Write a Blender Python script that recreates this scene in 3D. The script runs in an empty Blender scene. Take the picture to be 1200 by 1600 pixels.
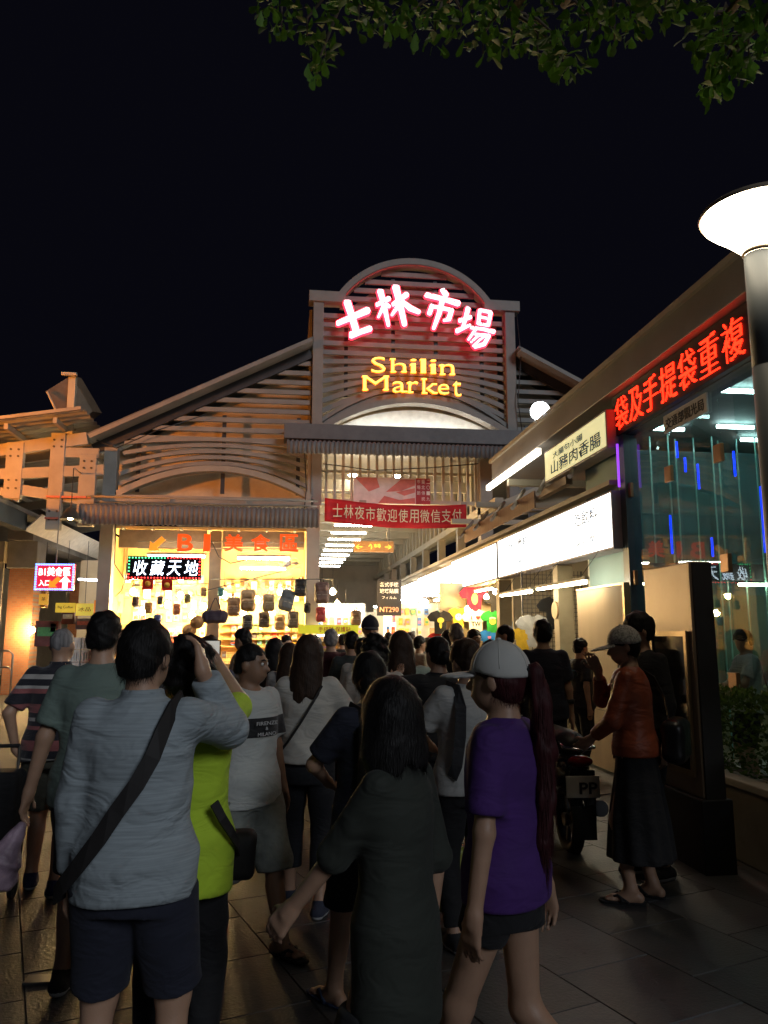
import bpy, math, random
import numpy as np
from mathutils import Vector, Matrix
random.seed(7); rng = np.random.default_rng(7)
sc = bpy.context.scene; COL = sc.collection
R = math.radians; PI = math.pi

# ------------------------------------------------------------------ camera, world, light, exposure
EYE = 1.7; YAW = R(7.1); PITCH = R(9.0); FPX = 1200.0
cd = bpy.data.cameras.new('camera'); cam = bpy.data.objects.new('camera', cd); COL.objects.link(cam)
cd.sensor_fit = 'VERTICAL'; cd.sensor_height = 36; cd.sensor_width = 27; cd.lens = 27.0
cd.clip_start = 0.05; cd.clip_end = 2000
cam.location = (0, 0, EYE); cam.rotation_euler = (PI/2 + PITCH, 0, -YAW); sc.camera = cam
w = bpy.data.worlds.new('World'); sc.world = w; w.use_nodes = True
bg = w.node_tree.nodes['Background']
bg.inputs['Color'].default_value = (0.46, 0.46, 0.90, 1); bg.inputs['Strength'].default_value = 0.0048
sd = bpy.data.lights.new('night_glow', 'SUN'); sd.energy = 0.82; sd.angle = R(16); sd.color = (0.86, 0.92, 1.0)
sun = bpy.data.objects.new('night_glow', sd); COL.objects.link(sun)
sun.rotation_euler = (R(64), 0, R(25))     # from behind and right of the viewer: the lit street there
sc.view_settings.view_transform = 'Standard'; sc.view_settings.look = 'None'
sc.view_settings.exposure = 0.0; sc.view_settings.gamma = 1.0
sc.render.engine = 'CYCLES'
cy = sc.cycles; cy.use_denoising = True; cy.max_bounces = 6; cy.diffuse_bounces = 3; cy.glossy_bounces = 3
cy.transparent_max_bounces = 32; cy.sample_clamp_indirect = 4.0; cy.sample_clamp_direct = 0; cy.use_light_tree = True
try: cy.denoiser = 'OPENIMAGEDENOISE'
except Exception: pass

# ------------------------------------------------------------------ pixel -> place
_cr = Matrix.Rotation(-YAW, 3, 'Z') @ Matrix.Rotation(PI/2 + PITCH, 3, 'X')
def ray(px, py): return _cr @ Vector(((px-600)/FPX, (800-py)/FPX, -1))
def pY(px, py, Y): d = ray(px, py); t = Y/d.y; return Vector((d.x*t, Y, EYE + d.z*t))
def pX(px, py, X): d = ray(px, py); t = X/d.x; return Vector((X, d.y*t, EYE + d.z*t))
def pZ(px, py, Z): d = ray(px, py); t = (Z-EYE)/d.z; return Vector((d.x*t, d.y*t, Z))
_fw = Vector((math.sin(YAW), math.cos(YAW), 0))
def pD(px, py, D): d = ray(px, py); t = D/d.dot(_fw); return Vector((d.x*t, d.y*t, EYE + d.z*t))

# ------------------------------------------------------------------ materials
MATS = {}
def M(name, col, rough=.6, var=.12, scale=6., bump=.0, bscale=None, metal=0., emit=0., ecol=None, spec=.5, sss=0., coat=0., stretch=(1,1,1), grime=0., sheen=0.):
    if name in MATS: return MATS[name]
    m = bpy.data.materials.new(name); m.use_nodes = True; nt = m.node_tree; N = nt.nodes; L = nt.links
    b = N['Principled BSDF']; b.inputs['Roughness'].default_value = rough; b.inputs['Metallic'].default_value = metal
    b.inputs['Specular IOR Level'].default_value = spec
    tc = N.new('ShaderNodeTexCoord'); mp = N.new('ShaderNodeMapping'); mp.inputs['Scale'].default_value = stretch
    L.new(tc.outputs['Object'], mp.inputs['Vector'])
    no = N.new('ShaderNodeTexNoise'); no.inputs['Scale'].default_value = scale; no.inputs['Detail'].default_value = 5
    L.new(mp.outputs[0], no.inputs['Vector'])
    cr = N.new('ShaderNodeValToRGB'); c = Vector(col)
    lo = c*(1-var); hi = c*(1+var)
    cr.color_ramp.elements[0].position = .3; cr.color_ramp.elements[0].color = (*lo, 1)
    cr.color_ramp.elements[1].position = .7; cr.color_ramp.elements[1].color = (*hi, 1)
    L.new(no.outputs['Fac'], cr.inputs['Fac']); out = cr.outputs['Color']
    if grime:
        n2 = N.new('ShaderNodeTexNoise'); n2.inputs['Scale'].default_value = 1.7; n2.inputs['Detail'].default_value = 8; n2.inputs['Roughness'].default_value = .7
        L.new(tc.outputs['Object'], n2.inputs['Vector'])
        r2 = N.new('ShaderNodeValToRGB'); r2.color_ramp.elements[0].position = .45; r2.color_ramp.elements[1].position = .75
        L.new(n2.outputs['Fac'], r2.inputs['Fac'])
        mx = N.new('ShaderNodeMixRGB'); mx.blend_type = 'MULTIPLY'; mx.inputs['Color2'].default_value = (.45, .4, .33, 1)
        ml = N.new('ShaderNodeMath'); ml.operation = 'MULTIPLY'; ml.inputs[1].default_value = grime
        L.new(r2.outputs['Color'], ml.inputs[0]); L.new(ml.outputs[0], mx.inputs['Fac']); L.new(out, mx.inputs['Color1']); out = mx.outputs['Color']
    L.new(out, b.inputs['Base Color'])
    if bump:
        nb = N.new('ShaderNodeTexNoise'); nb.inputs['Scale'].default_value = bscale or scale*4; nb.inputs['Detail'].default_value = 6
        L.new(mp.outputs[0], nb.inputs['Vector'])
        bp = N.new('ShaderNodeBump'); bp.inputs['Strength'].default_value = bump; bp.inputs['Distance'].default_value = .02
        L.new(nb.outputs['Fac'], bp.inputs['Height']); L.new(bp.outputs[0], b.inputs['Normal'])
        rr = N.new('ShaderNodeMapRange'); rr.inputs['To Min'].default_value = max(.05, rough-.12); rr.inputs['To Max'].default_value = min(1, rough+.12)
        L.new(no.outputs['Fac'], rr.inputs['Value']); L.new(rr.outputs[0], b.inputs['Roughness'])
    if emit:
        b.inputs['Emission Color'].default_value = (*(ecol or col), 1); b.inputs['Emission Strength'].default_value = emit
    if sss:
        b.inputs['Subsurface Weight'].default_value = sss; b.inputs['Subsurface Radius'].default_value = (.01, .004, .002)
    if coat: b.inputs['Coat Weight'].default_value = coat; b.inputs['Coat Roughness'].default_value = .08
    if sheen: b.inputs['Sheen Weight'].default_value = sheen
    MATS[name] = m; return m
def wrinkle(m, st=.32, sc=5.):
    """add broad crumples of woven cloth to the relief of material m"""
    if m.get('wr'): return m
    m['wr'] = 1; N = m.node_tree.nodes; L = m.node_tree.links; b = N['Principled BSDF']
    tc = N.new('ShaderNodeTexCoord'); no = N.new('ShaderNodeTexNoise'); no.inputs['Scale'].default_value = sc; no.inputs['Detail'].default_value = 2.; no.inputs['Distortion'].default_value = 1.6
    mp = N.new('ShaderNodeMapping'); mp.inputs['Rotation'].default_value = (.3,.5,.2); mp.inputs['Scale'].default_value = (1.,1.,1.9); L.new(tc.outputs['Object'], mp.inputs[0]); L.new(mp.outputs[0], no.inputs['Vector'])
    bp = N.new('ShaderNodeBump'); bp.inputs['Strength'].default_value = st; bp.inputs['Distance'].default_value = .05; L.new(no.outputs['Fac'], bp.inputs['Height'])
    if b.inputs['Normal'].is_linked: L.new(b.inputs['Normal'].links[0].from_socket, bp.inputs['Normal'])
    L.new(bp.outputs[0], b.inputs['Normal']); return m
def E(name, col, s): return M(name, col, rough=.5, var=0.03, emit=s, ecol=col)
def zbands(name, stops, rough=.85, bump=.15):
    """cloth whose dye changes in level bands; stops = [(z, colour), ...] upward, hard edges"""
    m = M(name, (.5, .5, .5), rough=rough, bump=bump, bscale=500, sheen=.2); nt = m.node_tree; N = nt.nodes; L = nt.links
    b = N['Principled BSDF']; tc = N.new('ShaderNodeTexCoord'); sx = N.new('ShaderNodeSeparateXYZ'); L.new(tc.outputs['Object'], sx.inputs[0])
    mr = N.new('ShaderNodeMapRange'); mr.inputs['From Min'].default_value = .6; mr.inputs['From Max'].default_value = 1.6; L.new(sx.outputs['Z'], mr.inputs['Value'])
    cr = N.new('ShaderNodeValToRGB'); cr.color_ramp.interpolation = 'CONSTANT'; el = cr.color_ramp.elements
    for i, (z, c) in enumerate(stops):
        p = min(1, max(0, z-.6)); e = el[0] if i == 0 else (el[1] if i == 1 else el.new(p)); e.position = p; e.color = (*c, 1)
    L.new(mr.outputs[0], cr.inputs['Fac']); L.new(cr.outputs['Color'], b.inputs['Base Color']); return wrinkle(m)

# ------------------------------------------------------------------ objects
ORIG = {}
def tag(o, label, cat=None, group=None, kind=None):
    if label: o['label'] = label
    if cat: o['category'] = cat
    if group: o['group'] = group
    if kind: o['kind'] = kind
    return o
def thing(name, label, cat, loc=(0,0,0), group=None, rz=0., scale=1.):
    o = bpy.data.objects.new(name, None); COL.objects.link(o); o.empty_display_size = .1
    o.location = loc; o.rotation_euler = (0, 0, rz); o.scale = (scale,)*3
    ORIG[o.name] = Vector(loc) if not rz and scale == 1. else Vector((0,0,0))
    return tag(o, label, cat, group)
def link(name, me, mat=None, parent=None):
    o = bpy.data.objects.new(name, me); COL.objects.link(o)
    if mat is not None:
        for m in (mat if isinstance(mat, (list, tuple)) else [mat]): me.materials.append(m)
    if parent is not None:
        o.parent = parent; ORIG[o.name] = ORIG.get(parent.name, Vector((0,0,0)))
    return o
def copyobj(o, parent=None, loc=None, name=None):
    c = o.copy(); COL.objects.link(c)
    if name: c.name = name
    if parent is not None: c.parent = parent; ORIG[c.name] = ORIG.get(parent.name, Vector((0,0,0)))
    if loc is not None: c.location = loc
    return c
def copytree(o, parent=None):
    c = o.copy(); COL.objects.link(c); c.parent = parent
    for k in list(o.children): copytree(k, c)
    return c
class MB:
    def __init__(s): s.v = []; s.f = []; s.mi = []; s.sm = []
    def add(s, vs, fs, mi=0, smooth=False):
        o = len(s.v); s.v += [tuple(x) for x in vs]
        for f in fs: s.f.append(tuple(i+o for i in f)); s.mi.append(mi); s.sm.append(smooth)
        return s
    def box(s, lo, hi, mi=0, rot=None, piv=None):
        (a,b,c),(d,e,f) = lo, hi
        vs = [Vector(p) for p in ((a,b,c),(d,b,c),(d,e,c),(a,e,c),(a,b,f),(d,b,f),(d,e,f),(a,e,f))]
        if rot is not None:
            pv = Vector(piv) if piv is not None else Vector(((a+d)/2,(b+e)/2,(c+f)/2)); vs = [pv + rot @ (v-pv) for v in vs]
        return s.add(vs, ((0,3,2,1),(4,5,6,7),(0,1,5,4),(1,2,6,5),(2,3,7,6),(3,0,4,7)), mi)
    def bar(s, p, q, w, h, up=(0,0,1), mi=0):
        p = Vector(p); q = Vector(q); d = (q-p).normalized(); u = Vector(up)
        if abs(d.dot(u)) > .98: u = Vector((0,1,0))
        r = d.cross(u).normalized(); u = r.cross(d).normalized(); r *= w/2; u *= h/2
        vs = [p-r-u, p+r-u, p+r+u, p-r+u, q-r-u, q+r-u, q+r+u, q-r+u]
        return s.add(vs, ((0,1,2,3),(7,6,5,4),(0,4,5,1),(1,5,6,2),(2,6,7,3),(3,7,4,0)), mi)
    def tube(s, pts, r, n=8, mi=0, smooth=True):
        pts = [Vector(p) for p in pts]; rs = r if isinstance(r, (list, tuple)) else [r]*len(pts); vs = []; fs = []
        u = None
        for i, p in enumerate(pts):
            d = (pts[min(i+1, len(pts)-1)] - pts[max(i-1, 0)]).normalized()
            if u is None: u = d.orthogonal().normalized()
            u = (u - d*u.dot(d)); u = u.normalized() if u.length > 1e-5 else d.orthogonal().normalized()
            w_ = d.cross(u)
            for k in range(n):
                a = 2*PI*k/n; vs.append(p + (u*math.cos(a) + w_*math.sin(a))*rs[i])
        for i in range(len(pts)-1):
            for k in range(n): fs.append((i*n+k, i*n+(k+1)%n, (i+1)*n+(k+1)%n, (i+1)*n+k))
        s.add(vs, fs, mi, smooth); o = len(s.v)-len(vs)
        s.f.append(tuple(o+k for k in range(n-1, -1, -1))); s.mi.append(mi); s.sm.append(False)
        e = o+(len(pts)-1)*n; s.f.append(tuple(e+k for k in range(n))); s.mi.append(mi); s.sm.append(False); return s
    def lathe(s, prof, loc=(0,0,0), n=24, mi=0, smooth=True):
        loc = Vector(loc); vs = []; fs = []
        for r, z in prof:
            for k in range(n): a = 2*PI*k/n; vs.append(loc + Vector((r*math.cos(a), r*math.sin(a), z)))
        for i in range(len(prof)-1):
            for k in range(n): fs.append((i*n+k, i*n+(k+1)%n, (i+1)*n+(k+1)%n, (i+1)*n+k))
        return s.add(vs, fs, mi, smooth)
    def prism(s, poly, depth, fr, mi=0):
        """poly: 2-D points; fr(x, y, d) -> world point; d from 0 to depth"""
        n = len(poly); vs = [fr(x, y, 0) for x, y in poly] + [fr(x, y, depth) for x, y in poly]
        fs = [tuple(range(n)), tuple(range(2*n-1, n-1, -1))] + [(i, i+n, (i+1)%n+n, (i+1)%n) for i in range(n)]
        return s.add(vs, fs, mi)
    def mesh(s, name, shift=None):
        me = bpy.data.meshes.new(name); sh = shift or Vector((0,0,0))
        me.from_pydata([(x-sh[0], y-sh[1], z-sh[2]) for x, y, z in s.v], [], s.f)
        me.polygons.foreach_set('material_index', s.mi); me.polygons.foreach_set('use_smooth', s.sm); me.update(); return me
    def build(s, name, mat, parent=None, bevel=0.):
        sh = ORIG.get(parent.name) if parent is not None else None
        o = link(name, s.mesh(name, sh), mat, parent)
        if bevel:
            md = o.modifiers.new('bevel', 'BEVEL'); md.width = bevel; md.segments = 2; md.limit_method = 'ANGLE'
        return o
def struct(o): o['kind'] = 'structure'; return o
def bx(name, lo, hi, mat, parent=None, bevel=0., **k): return MB().box(lo, hi, **k).build(name, mat, parent, bevel)

# ------------------------------------------------------------------ lettering (Blender's own built-in typeface)
_tc = {}
def glyph(txt, ext=.0, bold=.0):
    k = (txt, ext, bold)
    if k in _tc: return _tc[k]
    cu = bpy.data.curves.new('t', 'FONT'); cu.body = txt; cu.size = 1.; cu.extrude = ext; cu.offset = bold; cu.resolution_u = 3
    o = bpy.data.objects.new('t', cu); COL.objects.link(o)
    dg = bpy.context.evaluated_depsgraph_get(); me = bpy.data.meshes.new_from_object(o.evaluated_get(dg))
    vs = np.array([v.co[:] for v in me.vertices]).reshape(-1, 3); fs = [tuple(p.vertices) for p in me.polygons]
    bpy.data.objects.remove(o); bpy.data.curves.remove(cu); bpy.data.meshes.remove(me)
    _tc[k] = (vs, fs); return _tc[k]
def text_into(mb, txt, o, ux, uy, wid, hei, ext=.01, bold=.0, mi=0, shear=0.):
    """fit the words into the box that starts at o (lower left) and spans wid along ux and hei along uy"""
    vs, fs = glyph(txt, .5, bold)
    if not len(vs): return mb
    lo = vs.min(0); hi = vs.max(0); o = Vector(o); ux = Vector(ux).normalized(); uy = Vector(uy).normalized(); n = ux.cross(uy)
    sx = wid/max(1e-6, hi[0]-lo[0]); sy = hei/max(1e-6, hi[1]-lo[1])
    return mb.add([o + ux*((x-lo[0])*sx + shear*(y-lo[1])*sy) + uy*((y-lo[1])*sy) + n*(z*2*ext*.5 + ext*.5) for x, y, z in vs], fs, mi)

# ------------------------------------------------------------------ smooth bodies: sparse surface nets over a distance field
def smin(a, b, k): h = np.clip(.5 + .5*(b-a)/k, 0, 1); return b*(1-h) + a*h - k*h*(1-h)
def smax(a, b, k): return -smin(-a, -b, k)
def cap(P, a, b, r1, r2=None):
    r2 = r1 if r2 is None else r2; a = np.asarray(a, float); b = np.asarray(b, float); ba = b-a
    h = np.clip(((P-a)@ba)/max(1e-9, ba@ba), 0, 1); q = P - a - h[:, None]*ba
    return np.sqrt((q*q).sum(1)) - (r1 + (r2-r1)*h)
def ell(P, c, r):
    q = (P-np.asarray(c))/np.asarray(r); k0 = np.sqrt((q*q).sum(1)); k1 = np.sqrt(((q/np.asarray(r))**2).sum(1))+1e-9
    return k0*(k0-1)/k1
def rbox(P, c, hs, r):
    q = np.abs(P-np.asarray(c)) - (np.asarray(hs)-r); return np.sqrt((np.maximum(q, 0)**2).sum(1)) + np.minimum(q.max(1), 0) - r
def loft(P, zs, a, b, cy_=None, cx_=None, p=2.):
    z = P[:, 2]; A = np.interp(z, zs, a); B = np.interp(z, zs, b)
    x = P[:, 0] - (np.interp(z, zs, cx_) if cx_ is not None else 0); y = P[:, 1] - (np.interp(z, zs, cy_) if cy_ is not None else 0)
    k = np.sqrt((x/A)**2 + (y/B)**2)+1e-9; g = np.sqrt((x/A**2)**2 + (y/B**2)**2)/k + 1e-9
    d = np.where(k < .2, -np.minimum(A, B)*.8, (k-1)/g)
    return np.maximum(d, np.maximum(z-zs[-1], zs[0]-z))
def surf(fn, lo, hi, h, name):
    lo = np.asarray(lo, float); hi = np.asarray(hi, float); Hc = 4*h
    nc = np.ceil((hi-lo)/Hc).astype(int)+1
    g = np.stack(np.meshgrid(*[np.arange(n) for n in nc], indexing='ij'), -1).reshape(-1, 3)
    d = fn(lo + (g+.5)*Hc); g = g[np.abs(d) < Hc*1.25 + .012]
    off = np.stack(np.meshgrid(*[np.arange(4)]*3, indexing='ij'), -1).reshape(-1, 3)
    cells = (g[:, None, :]*4 + off[None]).reshape(-1, 3); n = nc*4+3
    key = lambda c: (c[:, 0]*n[1] + c[:, 1])*n[2] + c[:, 2]
    co = np.array([[i, j, k] for i in (0,1) for j in (0,1) for k in (0,1)])
    st = np.array([n[1]*n[2], n[2], 1]); ck = key(cells); cor = ck[:, None] + (co@st)[None]
    uq, inv = np.unique(cor, return_inverse=True); inv = inv.reshape(cor.shape)
    ui = np.stack([uq//(n[1]*n[2]), (uq//n[2]) % n[1], uq % n[2]], 1)
    val = fn(lo + ui*h)[inv]; neg = val < 0; mix = neg.any(1) & ~neg.all(1)
    cells = cells[mix]; ck = ck[mix]; val = val[mix]; od = np.argsort(ck); cells = cells[od]; ck = ck[od]; val = val[od]; neg = val < 0
    acc = np.zeros((len(ck), 3)); cnt = np.zeros(len(ck))
    for i in range(8):
        for b_ in (4, 2, 1):
            j = i | b_
            if j == i: continue
            m = neg[:, i] != neg[:, j]; t = val[m, i]/(val[m, i]-val[m, j])
            acc[m] += co[i] + t[:, None]*(co[j]-co[i]); cnt[m] += 1
    V = lo + (cells + acc/np.maximum(cnt, 1)[:, None])*h
    F = []
    def idx(k): p = np.searchsorted(ck, k); p = np.minimum(p, len(ck)-1); return np.where(ck[p] == k, p, -1)
    for ax, (b_, c_) in enumerate(((1,2),(2,0),(0,1))):
        jb = (4, 2, 1)[ax]; m = neg[:, 0] != neg[:, jb]; k = ck[m]; fl = neg[m, 0]
        q = np.stack([idx(k), idx(k-st[b_]), idx(k-st[b_]-st[c_]), idx(k-st[c_])], 1)
        ok = (q >= 0).all(1); q = q[ok]; fl = fl[ok]; q[~fl] = q[~fl][:, ::-1]; F.append(q)
    F = np.concatenate(F); me = bpy.data.meshes.new(name)
    me.vertices.add(len(V)); me.vertices.foreach_set('co', V.astype(np.float32).ravel())
    me.loops.add(F.size); me.loops.foreach_set('vertex_index', F.astype(np.int32).ravel())
    me.polygons.add(len(F)); me.polygons.foreach_set('loop_start', np.arange(0, F.size, 4, dtype=np.int32))
    try: me.polygons.foreach_set('loop_total', np.full(len(F), 4, dtype=np.int32))
    except Exception: pass
    me.polygons.foreach_set('use_smooth', np.ones(len(F), dtype=bool)); me.update(calc_edges=True); me.validate()
    return me
# ================================================================== materials of the setting
steel   = M('painted_steel', (.27, .26, .24), rough=.55, var=.12, scale=2, bump=.05, bscale=30, grime=.35)
steel_l = M('pale_steel', (.36, .33, .28), rough=.55, var=.10, scale=2, bump=.04, grime=.3)
steel_c = M('cream_steel', (.50, .46, .36), rough=.55, var=.10, scale=2, bump=.03, grime=.25)
panel_b = M('beige_render', (.60, .50, .35), rough=.85, var=.10, scale=1.4, bump=.08, grime=.45)
corr    = M('corrugated_sheet', (.16, .155, .155), rough=.5, var=.15, scale=3, grime=.4)
corr_l  = M('pale_corrugated_sheet', (.30, .285, .25), rough=.6, var=.12, scale=2, grime=.4)
dark    = M('dark_metal', (.035, .035, .04), rough=.45, var=.2, scale=5)
wood    = M('plywood', (.42, .31, .19), rough=.65, var=.14, scale=3, bump=.05, stretch=(1, 1, .12))
white_w = M('cream_wall', (.72, .66, .54), rough=.8, var=.06, scale=1.5, grime=.2)
conc    = M('concrete', (.27, .25, .23), rough=.85, var=.12, scale=4, bump=.15, grime=.4)
yellow_p= M('yellow_paint', (.70, .48, .05), rough=.5)
def brickmat():
    m = M('orange_brick', (.45, .17, .07), rough=.85); nt = m.node_tree; N = nt.nodes; L = nt.links
    b = N['Principled BSDF']; t = N.new('ShaderNodeTexCoord'); mp = N.new('ShaderNodeMapping'); mp.inputs['Rotation'].default_value = (PI/2, 0, 0)
    L.new(t.outputs['Object'], mp.inputs[0]); br = N.new('ShaderNodeTexBrick'); br.inputs['Scale'].default_value = 4.
    br.inputs['Color1'].default_value = (.42, .16, .07, 1); br.inputs['Color2'].default_value = (.50, .21, .09, 1); br.inputs['Mortar'].default_value = (.30, .25, .2, 1)
    br.inputs['Mortar Size'].default_value = .012; L.new(mp.outputs[0], br.inputs['Vector']); L.new(br.outputs['Color'], b.inputs['Base Color']); return m
brick = brickmat()

# ================================================================== ground
def stone_mat(name, col):
    m = M(name, col, rough=.5, var=.30, scale=3.5, bump=.25, bscale=60, grime=.6); N = m.node_tree.nodes; L = m.node_tree.links; b = N['Principled BSDF']
    tc = N.new('ShaderNodeTexCoord'); oi = N.new('ShaderNodeObjectInfo'); ad = N.new('ShaderNodeVectorMath'); ad.operation = 'ADD'; L.new(tc.outputs['Object'], ad.inputs[0]); L.new(oi.outputs['Location'], ad.inputs[1])
    vo = N.new('ShaderNodeTexVoronoi'); vo.inputs['Scale'].default_value = 5.5; L.new(ad.outputs[0], vo.inputs['Vector'])          # trodden gum
    cr = N.new('ShaderNodeValToRGB'); cr.color_ramp.elements[0].position = .07; cr.color_ramp.elements[0].color = (1,1,1,1); cr.color_ramp.elements[1].position = .10; cr.color_ramp.elements[1].color = (0,0,0,1); L.new(vo.outputs['Distance'], cr.inputs['Fac'])
    n2 = N.new('ShaderNodeTexNoise'); n2.inputs['Scale'].default_value = .9; n2.inputs['Detail'].default_value = 6; L.new(ad.outputs[0], n2.inputs['Vector'])                      # drink stains across slabs
    c2 = N.new('ShaderNodeValToRGB'); c2.color_ramp.elements[0].position = .42; c2.color_ramp.elements[0].color = (.55,.52,.5,1); c2.color_ramp.elements[1].position = .62; c2.color_ramp.elements[1].color = (1.25,1.22,1.2,1); L.new(n2.outputs['Fac'], c2.inputs['Fac'])
    src = b.inputs['Base Color'].links[0].from_socket; mx = N.new('ShaderNodeMixRGB'); mx.blend_type = 'MULTIPLY'; mx.inputs['Fac'].default_value = 1; L.new(src, mx.inputs['Color1']); L.new(c2.outputs['Color'], mx.inputs['Color2'])
    m2 = N.new('ShaderNodeMixRGB'); m2.inputs['Color2'].default_value = (.03,.028,.027,1); L.new(cr.outputs['Color'], m2.inputs['Fac']); L.new(mx.outputs['Color'], m2.inputs['Color1']); L.new(m2.outputs['Color'], b.inputs['Base Color']); return m
gm = M('paving_far', (.085, .08, .075), rough=.6, var=.25, scale=1.2, bump=.2, bscale=40, grime=.4)
g = MB().add([(-120,-60,0),(120,-60,0),(120,160,0),(-120,160,0)], [(0,1,2,3)]).build('ground', gm); struct(g)
smats = [stone_mat('paving_stone_%d' % i, c) for i, c in enumerate(((.068,.070,.074),(.052,.054,.057),(.084,.084,.086),(.062,.065,.070)))]
tile = []
for m_ in smats:
    b = .598/2; e = .004
    mb = MB(); mb.add([(-b,-b,0),(b,-b,0),(b,b,0),(-b,b,0),(-b+e,-b+e,.007),(b-e,-b+e,.007),(b-e,b-e,.007),(-b+e,b-e,.007)], [(4,5,6,7),(0,1,5,4),(1,2,6,5),(2,3,7,6),(3,0,4,7)])
    me = mb.mesh('paving_stone'); me.materials.append(m_); tile.append(me)
ta = R(19); n_t = 0
for i in range(-14, 15):
    for j in range(0, 22):
        x = i*.6; y = j*.6 + (.3 if i % 2 else 0); X = x*math.cos(ta) - y*math.sin(ta) + 1.6; Y = x*math.sin(ta) + y*math.cos(ta) + .6
        if Y < 2.0 or Y > 8.6 or X < -.43*Y-.7 or X > min(.66*Y+.5, 3.5 if Y < 8 else 3.9) or n_t >= 295: continue
        o = bpy.data.objects.new('paving_stone', tile[(i*7+j*5+i*j) % 4]); COL.objects.link(o); o.parent = g
        o.location = (X, Y, .002+random.uniform(0, .0025)); o.rotation_euler = (random.uniform(-.002, .002), random.uniform(-.002, .002), ta); n_t += 1
disc_m = M('worn_steel', (.22, .21, .20), rough=.4, metal=.8, bump=.1, grime=.4)
q = pZ(297, 1543, 0); dsc = thing('ground_light', 'round metal in-ground fitting set in the paving near dark shorts', 'ground fitting', (q.x, q.y, .012))
MB().lathe([(.001,.012),(.05,.014),(.055,.010),(.075,.012),(.082,.004),(.082,0)], (q.x, q.y, .008), 28).build('rim', disc_m, dsc)
MB().lathe([(.001,.018),(.03,.017),(.042,.013)], (q.x, q.y, .008), 24).build('lens', M('dull_glass', (.2,.2,.2), rough=.15), dsc)
q = pZ(62, 1535, 0); bx('access_cover', (q.x-.07, q.y-.05, .006), (q.x+.07, q.y+.05, .02), disc_m, bevel=.004)
tag(bpy.data.objects['access_cover'], 'small pale square metal cover in the paving at lower left', 'cover')

# ================================================================== market hall
F = 20.0; XC = 3.34
hall = thing('market_hall', 'large steel market hall with slatted gable tower, arched top and lean-to wings', 'building', (XC, F, 0))
def sweep(mb, pts, w_, h_):
    """rectangular bar along a polyline in the facade plane"""
    n = len(pts); vs = []
    for i, p in enumerate(pts):
        a = Vector(pts[max(i-1, 0)]); b_ = Vector(pts[min(i+1, n-1)]); d = (b_-a).normalized(); u = Vector((-d.z, 0, d.x)); p = Vector(p); y = Vector((0, w_/2, 0)); u = u*(h_/2)
        vs += [p-y-u, p+y-u, p+y+u, p-y+u]
    fs = [(0,1,2,3), (4*n-1, 4*n-2, 4*n-3, 4*n-4)]
    for i in range(n-1):
        for k in range(4): fs.append((i*4+k, i*4+4+k, i*4+4+(k+1)%4, i*4+(k+1)%4))
    mb.add(vs, fs); return mb
def arc(x0, x1, zb, rise, n=18):
    xm = (x0+x1)/2; hw = (x1-x0)/2
    return [(xm+hw*t, zb + rise*(1-t*t)) for t in [2*i/n-1 for i in range(n+1)]]
# tower
for x in (.68, 6.02): bx('post', (x-.14, F-.20, 5.0), (x+.14, F+.12, 10.62), steel, hall, .01)
bx('top_beam', (.42, F-.26, 10.62), (1.42, F+.16, 10.92), steel, hall, .01); bx('top_beam', (5.28, F-.26, 10.62), (6.30, F+.16, 10.92), steel, hall, .01)
ap = [(XC + 2.49*math.sin(t), 9.44 + 2.49*math.cos(t)) for t in [R(-57+114*i/30) for i in range(31)]]
sweep(MB(), [(x, F-.05, z) for x, z in ap], .42, .17).build('arch_beam', steel, hall)
red_t = M('red_neon_tube', (.9,.2,.2), rough=.3, var=.02)
MB().tube([(XC + (x-XC)*.955, F-.24, 9.44+(z-9.44)*.955) for x, z in ap], .022, 6).build('trim_tube', M('red_trim', (.55,.12,.1), rough=.35), hall)
k = 0; z = 7.42
while z < 11.75:
    s = max(0, min(1, (9.15-z)/1.75)); rise = .80*s; hw = 2.52
    if z > 10.55: hw = min(2.52, math.sqrt(max(.01, 2.36**2 - (z-9.44)**2)))
    pts = [(x, F-.02, zz) for x, zz in arc(XC-hw, XC+hw, z-(rise*.12), rise, 20 if rise else 1)]
    sweep(MB(), pts, .07, .13).build('slat', steel, hall); z += .262
for x in (1.45, 2.75, 3.95, 5.25): bx('slat_batten', (x-.05, F+.03, 8.05), (x+.05, F+.11, 10.75 if abs(x-XC) > 1.6 else 11.5), dark, hall)
# lit lunette over the beam
lun = [(x, z) for x, z in arc(.86, 5.84, 7.02, .74, 24)]
m = MB(); m.prism([(.86, 6.98)] + lun + [(5.84, 6.98)], .05, lambda x, y, d: Vector((x, F+.14+d, y))); m.build('lunette_panel', M('lunette_white', (.75,.74,.68), rough=.6, emit=.0), hall)
sweep(MB(), [(x, F-.12, z) for x, z in arc(.80, 5.90, 7.08, .84, 24)], .34, .16).build('arch_beam', steel, hall)
sweep(MB(), [(x, F-.08, z) for x, z in arc(.80, 5.90, 7.32, .98, 24)], .10, .10).build('arch_beam', steel, hall)
bx('box_beam', (-.18, F-.75, 6.64), (6.40, F-.16, 7.04), M('box_beam_paint', (.14,.14,.145), rough=.5, grime=.3), hall, .012)
m = MB(); m.tube([(1.5, F-.30, 7.09), (5.2, F-.30, 7.09)], .028, 8); lt = m.build('strip_light', E('lunette_tube', (1., .97, .88), 26), hall)
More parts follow.
